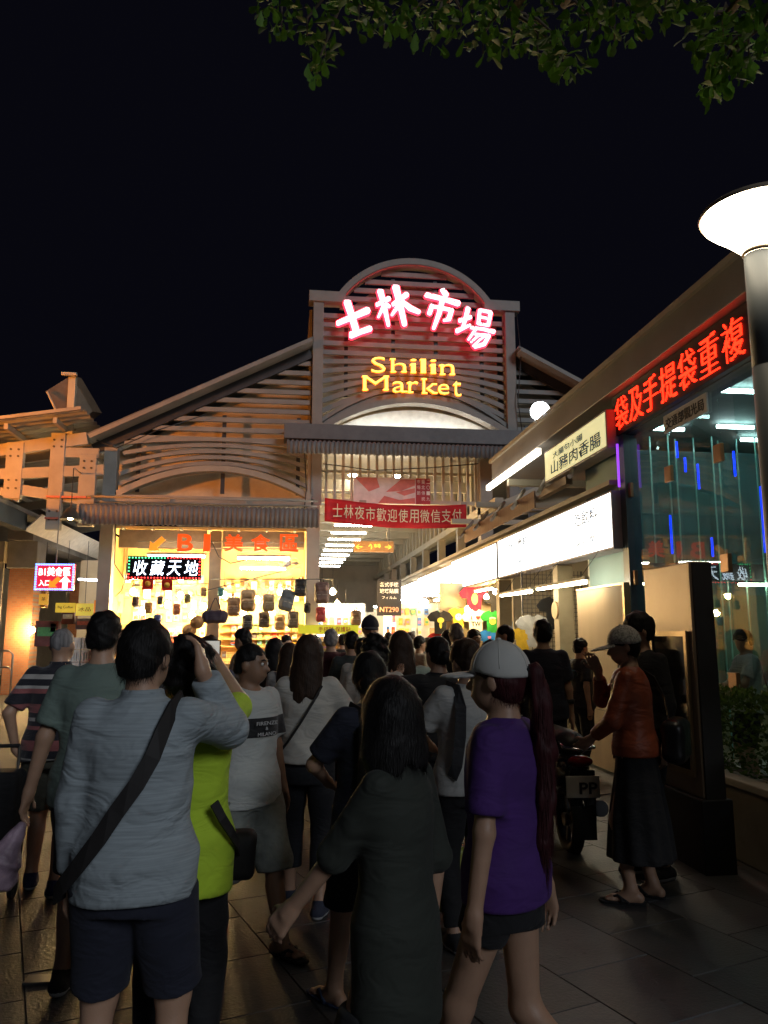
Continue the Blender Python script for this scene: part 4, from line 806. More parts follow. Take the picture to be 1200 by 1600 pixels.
for k_, (px, py) in enumerate(((231, 912), (261, 914))):
    p = pY(px, py, F-.5); t = thing('red_pennant', ('left red pennant with gold crest under the black LED sign', 'right red pennant with gold crest under the black LED sign')[k_], 'pennant', p, 'pennants under the LED sign')
    MB().box((p.x-.13, p.y, p.z-.14), (p.x+.13, p.y+.01, p.z+.14)).build('cloth', M('pennant_red', (.55,.02,.02), rough=.7), t); MB().lathe([(.001,.0),(.06,.0),(.07,.012),(.001,.014)], (0,0,0), 14).build('crest', M('crest_gold', (.8,.5,.08), rough=.5), t).matrix_local = Matrix.Translation((0,-.002,0)) @ Matrix.Rotation(PI/2, 4, 'X')
    for c in t.children:
        if c.name.startswith('crest'):
            for v in c.data.vertices: v.co += ORIG[t.name]
fas = M('stall_fascia', (.30,.22,.13), rough=.7, grime=.5)
bx('fascia_board', (-4.3, F+.12, 3.86), (-2.1, F+.16, 4.34), fas, st); bx('fascia_board', (-1.7, F+.12, 3.92), (.40, F+.16, 4.34), fas, st)
for i in range(7): x = -4.2+i*.72; bx('ceiling_batten', (x, F-.25, 4.30), (x+.06, F+.10, 4.345), steel_c, st)
packs(11, 2, -4.4, -2.2, 1.25, 1.9, F+1.6, 'toys on the novelty stall rack', 'toy on the novelty rack', w_=.8, h_=.8, d=.08)
packs(8, 2, -4.4, -2.2, 2.55, 3.35, F+1.2, 'masks hung in the novelty stall', 'mask card hung in the novelty stall', w_=.55, h_=.6)
bx('rack', (-4.45, F+1.64, 1.2), (-2.15, F+1.68, 1.95), M('rack_board', (.35,.22,.1)), st)
for x in (-4.3, -2.3): MB().tube([(x, F+1.2, 2.4), (x, F+1.2, 4.3)], .01, 5).build('hanging_rod', dark, st)
for z_ in (2.72, 3.12): MB().tube([(-4.3, F+1.23, z_), (-2.3, F+1.23, z_)], .008, 5).build('hanging_rod', dark, st)
packs(9, 2, -1.75, .35, 2.55, 3.2, F+1.9, 'wallets behind the backpacks', 'wallet hung behind the backpacks', w_=.6, h_=.7)
for z_ in (2.6, 3.0): bx('shelf', (-1.8, F+1.95, z_), (.42, F+2.3, z_+.02), M('shelf_board', (.5,.3,.14), rough=.6), st)
# bags, built as soft bodies
def bag_mesh(kind):
    if kind == 'backpack':
        f = lambda P: smin(smin(rbox(P, (0,0,0), (.155,.085,.23), .075), rbox(P, (0,-.085,-.08), (.125,.05,.105), .045), .02), rbox(P, (0,-.075,.10), (.10,.04,.06), .035), .02) + .004*np.sin(P[:,0]*40+P[:,2]*25)
        return surf(f, (-.2,-.2,-.28), (.2,.14,.28), .013, 'bag')
    f = lambda P: smin(smin(cap(P*np.array([1,1.1,.95]), (-.17,0,-.02), (.17,0,-.02), .15, .15), rbox(P, (0,0,-.06), (.26,.12,.10), .06), .05), rbox(P, (0,-.13,-.06), (.15,.03,.07), .025), .02) + .005*np.sin(P[:,0]*30+P[:,2]*18)
    return surf(f, (-.36,-.22,-.22), (.36,.2,.2), .015, 'bag')
BP = bag_mesh('backpack'); DF = bag_mesh('duffel')
def bag(px, py, Y, label, col, s=1., kind='backpack', rz=1e-6, cat='backpack', tilt=0.):
    p = pY(px, py, Y); t = thing('hanging_backpack' if kind == 'backpack' else 'hanging_duffel_bag', label, cat, p, 'bags hanging at the bag stall', rz=rz, scale=s); t.rotation_euler[1] = tilt
    mt = M('bag_%02d%02d%02d' % tuple(int(c*99) for c in col), col, rough=.7, var=.2, scale=8, bump=.2, bscale=80)
    link('body', (BP if kind == 'backpack' else DF).copy(), mt, t)
    if kind == 'backpack':
        for x in (-.08, .08): MB().tube([(x,.09,.18),(x*1.2,.14,.08),(x*1.3,.14,-.08),(x*1.1,.09,-.2)], .018, 6).build('strap', mt, t)
        MB().tube([(-.04,.02,.22),(-.03,.02,.30),(.03,.02,.30),(.04,.02,.22)], .012, 6).build('handle', mt, t); MB().tube([(0,.02,.3),(0,.02,.52)], .005, 4).build('hook', dark, t)
        MB().box((-.11,-.138,-.052), (.11,-.13,-.044)).build('zip', M('zip_metal', (.3,.28,.25), rough=.4, metal=.7), t)
    else:
        for y in (-.10, .08): MB().tube([(-.14,y,.06),(-.09,y*.6,.26),(-.02,0,.42),(.02,0,.42),(.09,y*.6,.26),(.14,y,.06)], .016, 6).build('handle', mt, t)
        MB().box((-.2,-.008,.128), (.2,.008,.136)).build('zip', M('zip_metal', (.3,.28,.25), rough=.4, metal=.7), t)
for args in ((336, 962, F-1.3, 'dark purple duffel bag hanging in front of the bag stall', (.028,.018,.035), .98, 'duffel', .1, 'duffel bag'), (388, 938, F+.2, 'tall olive brown backpack left of the blazing bulb', (.16,.11,.06), 1.25), (420, 942, F-.1, 'khaki backpack right of the blazing bulb', (.20,.16,.09), 1.0, 'backpack', .3),
    (448, 938, F-.7, 'slate grey backpack tilted on its hook', (.09,.11,.13), 1.15, 'backpack', .35, 'backpack', .25), (470, 918, F-.8, 'small black backpack hung highest by the grey column', (.012,.014,.018), .95), (413, 968, F+.1, 'dark brown backpack in the lower row, centre', (.05,.04,.03), .9), (458, 968, F+.1, 'grey brown backpack in the lower row, right end', (.07,.06,.05), .95), (387, 972, F+.1, 'black flat bag in the lower row, left end', (.03,.025,.025), .85), (437, 972, F+.3, 'tan bag glowing in the lower row', (.35,.24,.12), .9), (365, 948, F+.1, 'brown sling backpack beside the duffel bag', (.15,.09,.05), 1.05),
    (503, 926, F-.9, 'mauve brown backpack hanging at the right of the grey column', (.14,.085,.075), 1.15), (501, 960, F-.7, 'small red backpack below the mauve one', (.35,.04,.04), .8), (556, 965, F+.4, 'brown backpack at the edge of the yellow topped booth', (.10,.06,.035), .9)): bag(*args)
for k_, (px, py, lab, col, s2) in enumerate(((212, 940, 'dark pouch hanging at the left of the novelty stall', (.05,.03,.03), .55), (232, 950, 'ochre pouch hanging below the left red pennant', (.30,.16,.04), .6), (250, 938, 'small black pouch between the red pennants', (.015,.015,.02), .45), (276, 952, 'rust pouch hanging in the middle of the novelty stall', (.28,.08,.03), .6), (293, 935, 'olive pouch hanging right of the pennants', (.10,.10,.04), .5), (246, 968, 'blue pouch hanging low in the novelty stall', (.04,.07,.22), .55), (318, 925, 'tan pouch beside the stall post', (.25,.15,.07), .5), (345, 925, 'teal pouch above the duffel bag', (.03,.16,.18), .5), (480, 950, 'black pouch against the grey column', (.015,.015,.018), .55))): bag(px, py, F-.25-.05*(k_ % 3), lab, col, s2, 'backpack', .2*(k_ % 4)-.3, 'pouch')
for k_, (px, py) in enumerate(((308, 972), (296, 985))):
    p = pY(px, py, F-.35); t = thing('straw_hat', ('round brown straw hat hanging beside the stall post', 'second straw hat hanging lower in the novelty stall')[k_], 'hat', p, 'straw hats at the novelty stall'); hm_ = M('straw', (.28,.16,.07), rough=.9, bump=.4, bscale=60)
    o_ = MB().lathe([(.17,.0),(.165,.012),(.09,.02),(.085,.07),(.06,.10),(.001,.105)], (0,0,0), 24).build('crown', hm_, None); o_.parent = t; o_.rotation_euler = (R(80), 0, 0); MB().lathe([(.0915,.022),(.0885,.045)], (0,0,0), 24).build('hat_band', black_b, o_) if False else None
MB().tube([pY(205, 915, F-.2), pY(325, 912, F-.2)], .010, 6).build('hanging_pole', dark, st)
MB().tube([pY(320, 923, F-1.3), pY(440, 893, F-1.1)], .012, 6).build('hanging_pole', dark, st)
MB().tube([pY(330, 905, F-.9), pY(520, 905, F-.9)], .012, 6).build('hanging_pole', dark, st)
# fan at the bag stall
p = pY(452, 880, F-.2); t = thing('wall_fan', 'grey wall fan under the awning near the grey column', 'fan', p)
MB().tube([(p.x-.02, p.y+.1, p.z), (p.x, p.y-.02, p.z)], .06, 12).build('motor', dark, t)
for k_ in range(3):
    a_ = k_*2.1; MB().prism([(0,-.03),(.2,-.09),(.26,0),(.2,.07),(0,.03)], .008, lambda u, v, d: Vector((p.x+u*math.cos(a_)-v*math.sin(a_), p.y-.04-d, p.z+.0+(u*math.sin(a_)+v*math.cos(a_))*.55))).build('blade', M('fan_blade', (.25,.22,.2), rough=.4), t)
for rr_ in (.12, .2, .28): MB().tube([(p.x+rr_*math.cos(2*PI*i/20), p.y-.08, p.z+.55*rr_*math.sin(2*PI*i/20)) for i in range(21)], .007, 4).build('guard', steel_l, t)
# booth with yellow top at the entrance, black menu board
bt = thing('yellow_top_booth', 'small booth with yellow green header board by the entrance pillar', 'booth', (1.2, F-.2, 0))
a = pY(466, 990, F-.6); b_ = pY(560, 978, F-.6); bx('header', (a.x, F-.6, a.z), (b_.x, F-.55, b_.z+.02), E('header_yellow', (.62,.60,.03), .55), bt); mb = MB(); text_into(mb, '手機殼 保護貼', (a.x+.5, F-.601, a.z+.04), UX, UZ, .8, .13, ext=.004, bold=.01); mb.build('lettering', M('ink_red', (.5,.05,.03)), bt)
for x in (a.x+.1, b_.x-.12): bx('post', (x, F-.54, .02), (x+.06, F-.48, a.z), dark, bt)
for z_ in (.5, .9, 1.25, 1.5): bx('shelf', (a.x+.1, F-.5, z_), (b_.x-.1, F-.1, z_+.02), white_w, bt)
bx('back', (a.x+.1, F-.08, .1), (b_.x-.1, F-.05, a.z), cream, bt); MB().tube([(a.x+.2, F-.4, a.z-.05), (b_.x-.2, F-.4, a.z-.05)], .015, 6).build('tube_light', E('booth_tube', (1.,.95,.8), 30), bt)
packs(8, 1, a.x+.15, b_.x-.15, 1.52, 1.72, F-.3, 'items on the booth shelves', 'packet on the booth top shelf', d=.05); packs(8, 1, a.x+.15, b_.x-.15, 1.27, 1.47, F-.3, 'items on the booth shelves', 'packet on the booth second shelf', d=.05)
Yk = F+1.5; a = pY(589, 962, Yk); b_ = pY(627, 906, Yk); kb = thing('black_price_board', 'hanging black price board with white text and 290', 'sign', (a.x, Yk, a.z)); W_ = b_.x-a.x; H_ = b_.z-a.z
bx('board', (a.x, Yk, a.z), (b_.x, Yk+.04, b_.z), M('board_black', (.015,.013,.013), rough=.5), kb)
mb = MB(); text_into(mb, '玻璃貼膜', (a.x+.08, Yk-.001, a.z+H_*.62), UX, UZ, W_-.16, H_*.13, ext=.004, bold=.01); text_into(mb, '各式手機', (a.x+.08, Yk-.001, a.z+H_*.80), UX, UZ, W_-.16, H_*.13, ext=.004, bold=.01); text_into(mb, 'フィルム', (a.x+.14, Yk-.001, a.z+H_*.46), UX, UZ, W_-.28, H_*.08, ext=.004); mb.build('lettering', M('board_white', (.85,.82,.75)), kb)
mb = MB(); text_into(mb, 'NT290', (a.x+.08, Yk-.001, a.z+H_*.10), UX, UZ, W_-.16, H_*.14, ext=.004, bold=.01); mb.build('price', M('board_orange', (.8,.35,.2)), kb); MB().tube([(a.x+W_/2, Yk+.02, b_.z), (a.x+W_/2, Yk+.02, 5.7)], .008, 4).build('hanger', dark, kb)
# corridor stalls down the hall
cs = thing('corridor_stalls', 'line of bright stalls down the right of the hall corridor', 'stall', (3.5, 26, 0))
for k_, y in enumerate((20.5, 23.5, 26.5, 30)):
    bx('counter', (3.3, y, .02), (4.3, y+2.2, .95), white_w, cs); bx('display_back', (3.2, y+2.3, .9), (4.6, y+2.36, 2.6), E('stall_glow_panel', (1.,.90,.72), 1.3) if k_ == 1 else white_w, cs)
    MB().tube([(3.4, y+.6, 2.75), (4.6, y+.6, 2.75)], .025, 6).build('tube_light', E('far_tube', (1.,.94,.8), 120), cs)
packs(7, 3, 3.25, 4.55, 1.6, 2.5, 22.72, 'hats and packets in the hall corridor', 'item on the first corridor stall panel')
packs(7, 2, 3.25, 4.55, 1.6, 2.4, 25.7, 'packets on the second corridor stall', 'item on the second corridor stall panel')
lc = thing('left_corridor_wall', 'bright end stall across the hall corridor', 'stall', (1.8, 31, 0)); bx('wall', (.6, 31, .02), (3.1, 31.1, 2.9), white_w, lc); bx('counter', (.8, 30, .02), (3.0, 30.6, 1.0), white_w, lc); MB().tube([(.9, 30.3, 2.6), (2.9, 30.3, 2.6)], .03, 6).build('tube_light', E('far_tube', (1.,.94,.8), 120), lc)
packs(8, 3, .8, 3.0, 1.2, 2.4, 30.96, 'items on the end stall', 'item on the corridor end stall')
# far left shop: counters, white crates, yellow signs
fs_ = thing('coffee_shop_front', 'lit shopfront with counters at the left under the arcade', 'shop', (-5.6, 25, 0))
bx('back_wall', (-7.1, 27.5, .02), (-4.8, 27.6, 4.2), white_w, fs_); bx('counter', (-6.6, 25.2, .02), (-5.4, 25.8, 1.1), M('dark_counter', (.10,.05,.05), rough=.5), fs_)
for x in (-6.6, -5.6): MB().tube([(x, 25.4, 3.4), (x+.8, 25.9, 3.4)], .03, 6).build('tube_light', E('shop_cool_tube', (.95,.98,1.), 30), fs_)
for i in range(5): MB().tube([(-5.6+.14*i, 27+i*1.0, 3.75+.05*i), (-5.0+.14*i, 27+i*1.0, 3.75+.05*i)], .03, 6).build('tube_light', E('shop_cool_tube', (.95,.98,1.), 30), fs_)
for k_, (px0, px1, py0, py1, col, tx) in enumerate(((86, 118, 957, 942, (.75,.5,.05), 'Big Coffee'), (118, 146, 962, 943, (.85,.65,.1), '冰品'), (146, 169, 962, 938, (.7,.25,.04), '烤香腸'), (168, 193, 958, 928, (.8,.6,.25), 'Happy'), (60, 76, 945, 928, (.8,.4,.05), '茶'))):
    Y = 21.6+.1*k_; a = pY(px0, py0, Y); b_ = pY(px1, py1, Y); t = thing('yellow_shop_sign', ('yellow shop sign reading Big Coffee at left', 'yellow shop sign just right of the Big Coffee sign', 'orange red striped shop sign at left', 'tall cream and yellow sign nearest the stall column', 'small tilted orange sign by the brick pier')[k_], 'sign', a, 'small shop signs at left')
    MB().box((a.x, Y, a.z), (b_.x, Y+.03, b_.z)).build('board', M('shop_sign_%d' % k_, col, rough=.5, emit=.55, ecol=col), t); mb = MB(); text_into(mb, tx, (a.x+.06, Y-.001, a.z+(b_.z-a.z)*.35), UX, UZ, (b_.x-a.x)-.12, (b_.z-a.z)*.35, ext=.004); mb.build('lettering', M('ink_dark', (.02,.02,.03)), t)
    MB().tube([((a.x+b_.x)/2, Y+.02, b_.z), ((a.x+b_.x)/2, Y+.02, 4.2)], .008, 4).build('hanger', dark, t)
for j in range(5):
    for i in range(2):
        x = -5.55+i*.5; y = 21.2; z_ = .02+j*.32; t = thing('white_crate', 'white slotted plastic crate, %s from the ground in the %s stack' % (('lowest','second','third','fourth','topmost')[j], ('left','right')[i]), 'crate', (x, y, z_), 'stacked white crates')
        mb = MB(); mb.box((x-.23, y-.16, z_), (x+.23, y+.16, z_+.03))
        for sx in (-.23, .21): mb.box((x+sx, y-.16, z_+.03), (x+sx+.02, y+.16, z_+.30))
        mb.box((x-.21, y-.16, z_+.24), (x+.21, y-.14, z_+.30)); mb.box((x-.21, y+.14, z_+.03), (x+.21, y+.16, z_+.30))
        for k_ in range(7): mb.box((x-.21+.063*k_, y-.16, z_+.03), (x-.175+.063*k_, y-.14, z_+.24))
        mb.build('shell', M('crate_white', (.82,.82,.80), rough=.4), t)
for k_, (px, py, w_, h_, col) in enumerate(((108, 965, .32, .36, (.12,.05,.06)), (75, 990, .6, .7, (.16,.06,.06)), (132, 975, .4, .3, (.2,.2,.45)), (85, 985, .16, .4, (.7,.68,.62)), (70, 935, .12, .5, (.65,.35,.12)))):
    p = pY(px, py, 22.6); t = thing('stacked_carton', ('small dark red carton on the coffee counter', 'large dark red display box at the brick pier', 'blue carton above the white crates', 'tall white tin on the counter', 'amber hanging bundle by the pier')[k_], 'carton', p, 'cartons at the left shop'); MB().box((p.x-w_/2, p.y-.15, p.z-h_/2), (p.x+w_/2, p.y+.15, p.z+h_/2)).build('box', M('carton_%d' % k_, col, rough=.6, var=.25), t, .01); MB().box((p.x-w_*.4, p.y-.154, p.z-h_*.1), (p.x+w_*.4, p.y-.1505, p.z+h_*.25)).build('label_card', pmats[k_+3], t)
bulb(50, 985, 22.9, 'bare bulb glaring beside the brick pier', em=900); bulb(155, 945, 23.5, 'bare bulb between the yellow shop signs', em=120)
for k_, pts in enumerate(([(199, 880), (196, 905), (190, 922), (180, 932)], [(330, 845), (342, 870), (360, 880), (400, 872)])):
    MB().tube([pY(x, y, F-1.15) for x, y in pts], .014, 5).build('cable', dark, hall)

# ================================================================== tree branch overhead
tr = thing('street_tree', 'leafy broadleaf tree whose lit branches hang in at the top right', 'tree', (3.4, -2.2, 0))
bark = M('bark', (.11,.085,.06), rough=.9, bump=.5, bscale=25)
MB().tube([(3.4,-2.2,0),(3.38,-2.2,.3),(3.3,-2.1,1.6),(3.1,-1.8,3.0),(2.9,-1.3,4.2),(2.6,-.4,5.0)], [.24,.19,.16,.14,.12,.10], 12).build('trunk', bark, tr)
limbs = []
rt_ = random.Random(3)
def limb(p, q, r):
    p = Vector(p); q = Vector(q); m_ = (p+q)/2 + Vector((rt_.uniform(-.15,.15), rt_.uniform(-.15,.15), .22)); MB().tube([p, m_, q], [r, r*.75, r*.4], 7).build('limb', bark, tr); limbs.append((m_, q))
tips = [pD(px, py, D) for px, py, D in ((440,-60,3.7),(560,-40,3.5),(700,0,3.6),(800,20,3.4),(880,10,3.6),(960,-20,3.5),(1060,-30,3.2),(1140,20,3.1),(1190,40,3.0),(620,-90,4.2),(900,-90,4.2),(1100,-90,3.8))]
for tp_ in tips: limb((2.6,-.4,5.0), tp_, .05)
clus = [(440,20,3.7,38),(480,35,3.6,36),(508,70,3.6,26),(495,105,3.6,16),(560,20,3.5,40),(600,30,3.6,34),(640,25,3.6,34),(680,45,3.5,30),(720,20,3.6,36),(755,60,3.5,34),(800,40,3.4,44),(840,60,3.4,44),(880,75,3.4,38),(885,100,3.4,22),(920,30,3.5,40),(960,40,3.5,34),(985,15,3.5,34),(1040,10,3.3,30),(1100,55,3.1,34),(1130,30,3.1,40),(1170,60,3.0,46),(1110,115,3.1,26),(1150,95,3.0,40),(1112,140,3.1,14),(1190,20,3.0,46),(1060,-20,3.3,40),(780,-20,3.6,60),(880,-20,3.7,60),(660,-30,3.8,50),(540,-30,3.8,50),(980,-30,3.6,50)]
lm = leafmat('tree_leaf', (.045,.115,.018)); nl = 0
def leafmesh(seed):
    r_ = random.Random(seed); mb = MB(); n = 9; L_ = 1.; out = [(0,0,0)]
    for i in range(n+1): t_ = i/n; out.append((.30*math.sin(PI*min(1, t_**1.35))*(1 if t_ < .99 else 0)+.001, t_*L_, 0))
    right = [(.5*(t_**1.1)*math.sqrt(max(0, 1-t_**3))*.86+.02, t_, .10*t_*(1-t_)+.06*(t_**1.1)*math.sqrt(max(0, 1-t_**3))) for t_ in [i/8 for i in range(9)]]
    left = [(-x, y, z) for x, y, z in right]; mid = [(0, y, .10*y*(1-y)-.02) for x, y, z in right]; k_ = 9
    mb.add(right+mid+left, [(i, i+1, i+10, i+9) for i in range(8)] + [(i+9, i+10, i+19, i+18) for i in range(8)], smooth=True); return mb.mesh('leaf')
LM = [leafmesh(i) for i in range(2)]
for me in LM: me.materials.append(lm)
rest = MB(); singles = []
for px, py, D, rad in clus:
    for i in range(int(rad*1.25)):
        a_ = rt_.uniform(0, 2*PI); r_ = rad*math.sqrt(rt_.random())*1.15; x = px+r_*math.cos(a_); y = py+r_*math.sin(a_)*.8; p = pD(x, y, D+rt_.uniform(-.35,.35))
        singles.append((D, y, p))
rt_.shuffle(singles)
def lrot(): return Matrix.Rotation(rt_.uniform(0, 2*PI), 3, 'Z') @ Matrix.Rotation(R(rt_.gauss(-35, 35)), 3, 'X') @ Matrix.Rotation(R(rt_.gauss(0, 30)), 3, 'Y')
for i, (D, y, p) in enumerate(singles):
    s_ = rt_.uniform(.045, .088); rm = lrot()
    if nl < 290 and y > -5:
        o = bpy.data.objects.new('leaf', LM[i % 2]); COL.objects.link(o); o.parent = tr; o.matrix_local = Matrix.Translation(p-Vector((3.4,-2.2,0))) @ rm.to_4x4() @ Matrix.Scale(s_, 4); nl += 1
    else:
        me = LM[i % 2]; rest.add([p + rm @ (v.co*s_) for v in me.vertices], [tuple(f.vertices) for f in me.polygons], smooth=True)
for _ in range(2500):   # the rest of the crown, above and behind the view
    q_ = rt_.choice(tips); p = q_ + Vector((rt_.gauss(.3,.8), rt_.gauss(-.9,.9), abs(rt_.gauss(.7,.5)))); s_ = rt_.uniform(.05,.09); rm = lrot(); me = LM[0]
    d_ = _cr.transposed() @ (p - Vector((0,0,EYE)))
    if d_.z < 0 and 800-FPX*d_.y/-d_.z > -25: continue
    rest.add([p + rm @ (v.co*s_) for v in me.vertices], [tuple(f.vertices) for f in me.polygons], smooth=True)
rest.build('foliage', lm, tr)['kind'] = 'stuff'
tw = MB()
for px, py, D, rad in clus:
    p = pD(px, py-rad*.2, D); q_ = min(tips, key=lambda t_: (t_-p).length); m_ = (p+q_)/2+Vector((0,0,.05)); tw.tube([q_, m_, p, pD(px, py+rad*.7, D)], [.012,.009,.006,.003], 5)
tw.build('twigs', bark, tr)['kind'] = 'stuff'
# ================================================================== people
def nv(v): v = np.asarray(v, float); return v/(np.linalg.norm(v)+1e-9)
def ik(a, c, l1, l2, hint):
    """joint between a and c for bone lengths l1, l2, bending towards hint; returns joint, reached end"""
    a = np.asarray(a, float); c = np.asarray(c, float); d = c-a; L_ = np.linalg.norm(d); m = (l1+l2)*.998
    if L_ > m: c = a + d/L_*m; d = c-a; L_ = m
    x = (l1*l1 - l2*l2 + L_*L_)/(2*L_); h = math.sqrt(max(0, l1*l1-x*x)); u = d/L_; hn = np.asarray(hint, float); hn = nv(hn - u*(hn@u)); return a + u*x + hn*h, c
def rotm(yaw=0, pitch=0, roll=0): return np.array(Matrix.Rotation(-yaw, 3, 'Z') @ Matrix.Rotation(-pitch, 3, 'X') @ Matrix.Rotation(roll, 3, 'Y'))
def folds(P, amp, seed=0., f=1.):
    x, y, z = P[:,0], P[:,1], P[:,2]; ph = seed*1.7; rg = lambda w: 1-1.6*np.abs(np.sin(w))
    big = rg(f*(5*x+9*z)+1.3*np.sin(5*x+4*y+ph)+.9*np.sin(7*z+ph))*np.clip(.5+np.sin(6*z-4*x+ph*2), 0, 1)
    dia = rg(f*(13*z-6*np.abs(x))+1.6*np.sin(4*x+ph)+1.2*np.sin(6*y+ph))*np.clip(.3+np.sin(5*z+3*x+ph), 0, 1)
    ver = rg(9*x+5*y+1.4*np.sin(5*z+ph)+ph)*np.clip(.2+np.sin(4*x-7*z+ph), 0, 1)
    return -amp*(.75*big + .6*dia + .6*ver)
SKIN = M('skin', (.42,.25,.165), rough=.5, var=.08, scale=14, bump=.06, bscale=160, sss=.12)
SKIN_D = M('skin_tan', (.27,.15,.09), rough=.5, var=.08, scale=14, bump=.06, bscale=160, sss=.1)
def hairmat(name, c): return M(name, c, rough=.55, var=.35, scale=30, bump=.3, bscale=110, stretch=(1.6,1.6,.08), spec=.22)
HB = hairmat('hair_black', (.009,.008,.008)); HBR = hairmat('hair_brown', (.035,.020,.013)); HRED = hairmat('hair_red', (.045,.009,.011)); HGR = hairmat('hair_grey', (.20,.19,.19))
def cloth(name, c, var=.10, rough=.85, bump=.22, bs=420): return wrinkle(M('cloth_'+name, c, rough=rough, var=var, scale=7, bump=bump, bscale=bs, sheen=.03))
EYEW = M('eye_white', (.7,.68,.65), rough=.25); EYEB = M('eye_dark', (.01,.008,.006), rough=.15)
SOLE = M('shoe_sole', (.5,.5,.5), rough=.7)
PEOPLE = []
def person(px, d, ytop, label, face=0., top=None, bottom=None, hair='short', hm=None, skin=None, feet=((-.10,0),(.10,0)), footz=(0,0), hands=None, lean=0., twist=0., head=(0,0,0), h=.012, shoes=None, cap_hat=None, group=None, build=1., fingers=None, sub=True, hip=0., eyes=False, toes=False, knee=None, H=None):
    """stands at pixel column px, d metres ahead, with its head top at pixel row ytop; faces `face` degrees clockwise from straight ahead"""
    q = pD(px, 990, d); zt = H or pD(px, ytop, d).z; s = zt/1.70; skin = skin or SKIN
    t = thing('person', label, 'person', (q.x, q.y, .012), group, rz=-R(face)+1e-6, scale=s); PEOPLE.append(t)
    sd = px*.013+d; B = build
    sh = lambda z: lean*(z-.95)
    def J(x, y, z): c, s_ = math.cos(twist*min(1, max(0, (z-.95)/.35))), math.sin(twist*min(1, max(0, (z-.95)/.35))); return np.array([c*x+s_*y, -s_*x+c*y+sh(z), z])
    hipz = .90-hip
    legs = []
    for i, sx in ((0,-1),(1,1)):
        hp_ = np.array([sx*.088*B, 0, hipz]); f = feet[i]; an = np.array([f[0], f[1], .085+footz[i]]); kh = (knee[i] if knee else (sx*.12, 1, 0)); kn, an = ik(hp_, an, .425, .41, kh); legs.append((hp_, kn, an, f[2] if len(f) > 2 else 0.))
    arms = []
    for i, sx in ((0,-1),(1,1)):
        so = J(sx*.156*B, -.01, 1.385); hd = hands[i] if hands and hands[i] is not None else ((sx*.235*B, .04+.08*(-sx if feet[0][1] != feet[1][1] else 0), .86), (sx*.5, -1, 0))
        el, wr = ik(so, np.array(hd[0]) , .285, .25, hd[1]); fd = nv(hd[2]) if len(hd) > 2 else nv(wr-el); th = nv(hd[3]) if len(hd) > 3 else np.array([0, 1., 0.]); arms.append((so, el, wr, fd, th, hd[4] if len(hd) > 4 else .35))
    nk = J(0, -.015, 1.43); hc = J(head[1]*.0, .02, 1.585) + np.array([0, lean*.02, 0]); hR = rotm(R(head[0]), R(head[1]), R(head[2]))
    fr_ = max(.0085, .55*h); big = h < .0135
    def legsdf(P, extra=0.):
        out = None
        for hp_, kn, an, fy in legs:
            l = smin(cap(P, hp_, kn, .083*B+extra, .056*B+extra), cap(P, kn, an, .056*B+extra, .038+extra), .03); calf = an*.35+kn*.65+np.array([0,-.022,0]); l = smin(l, cap(P, calf, an*.6+kn*.4+np.array([0,-.012,0]), .045*B+extra, .036+extra), .03); out = l if out is None else np.minimum(out, l)
        return out
    TZ = [.80,.88,.96,1.06,1.18,1.28,1.36,1.42,1.46]; TA = [.14,.160,.160,.138,.146,.158,.156,.105,.06]; TB = [.10,.118,.115,.10,.105,.115,.10,.075,.055]
    def untw(P):
        Q = P.copy(); Q[:,1] -= lean*np.maximum(P[:,2]-.95, 0)
        if twist:
            a = twist*np.clip((P[:,2]-.95)/.35, 0, 1); c, s_ = np.cos(a), np.sin(a); x = c*Q[:,0]-s_*Q[:,1]; y = s_*Q[:,0]+c*Q[:,1]; Q[:,0] = x; Q[:,1] = y
        Q[:,2] += hip*np.clip((1.0-Q[:,2])/.2, 0, 1); return Q
    def torso(P, ex=0., tz=TZ, ta=TA, tb=TB): return loft(untw(P), tz, [a*B+ex for a in ta], [b*B+ex for b in tb])
    def handsdf(P, wr, f, th):
        n_ = nv(np.cross(f, th)); th = nv(th - f*(f@th)); return n_, th
    def body(P):
        dd = torso(P); dd = smin(dd, legsdf(P), .05)
        for so, el, wr, fd, th, cu in arms:
            a = smin(cap(P, so, el, .046*B, .037*B), cap(P, el, wr, .039*B, .026), .02); dd = smin(dd, a, .03)
        dd = smin(dd, cap(P, nk, hc+hR@np.array([0,-.02,-.05]), .055*B, .052*B), .03)
        Ph = (P-hc)@hR; hd_ = ell(Ph, (0,-.012,.018), (.074,.093,.098)); hd_ = smin(hd_, ell(Ph, (0,.030,-.050), (.056,.062,.062)), .04)
        if big or eyes:
            hd_ = smin(hd_, cap(Ph, (0,.083,.012), (0,.106,-.024), .010, .014), .016); hd_ = smin(hd_, ell(Ph, (0,.086,-.056), (.024,.012,.009)), .012); hd_ = smin(hd_, ell(Ph, (0,.080,.028), (.05,.014,.010)), .02)
            for sx in (-1,1): hd_ = smax(hd_, -ell(Ph, (sx*.031,.098,.010), (.018,.016,.011)), .012)
        for sx in (-1,1): hd_ = smin(hd_, ell(Ph, (sx*.077,-.008,-.008), (.013,.022,.031)), .008)
        dd = smin(dd, hd_, .02)
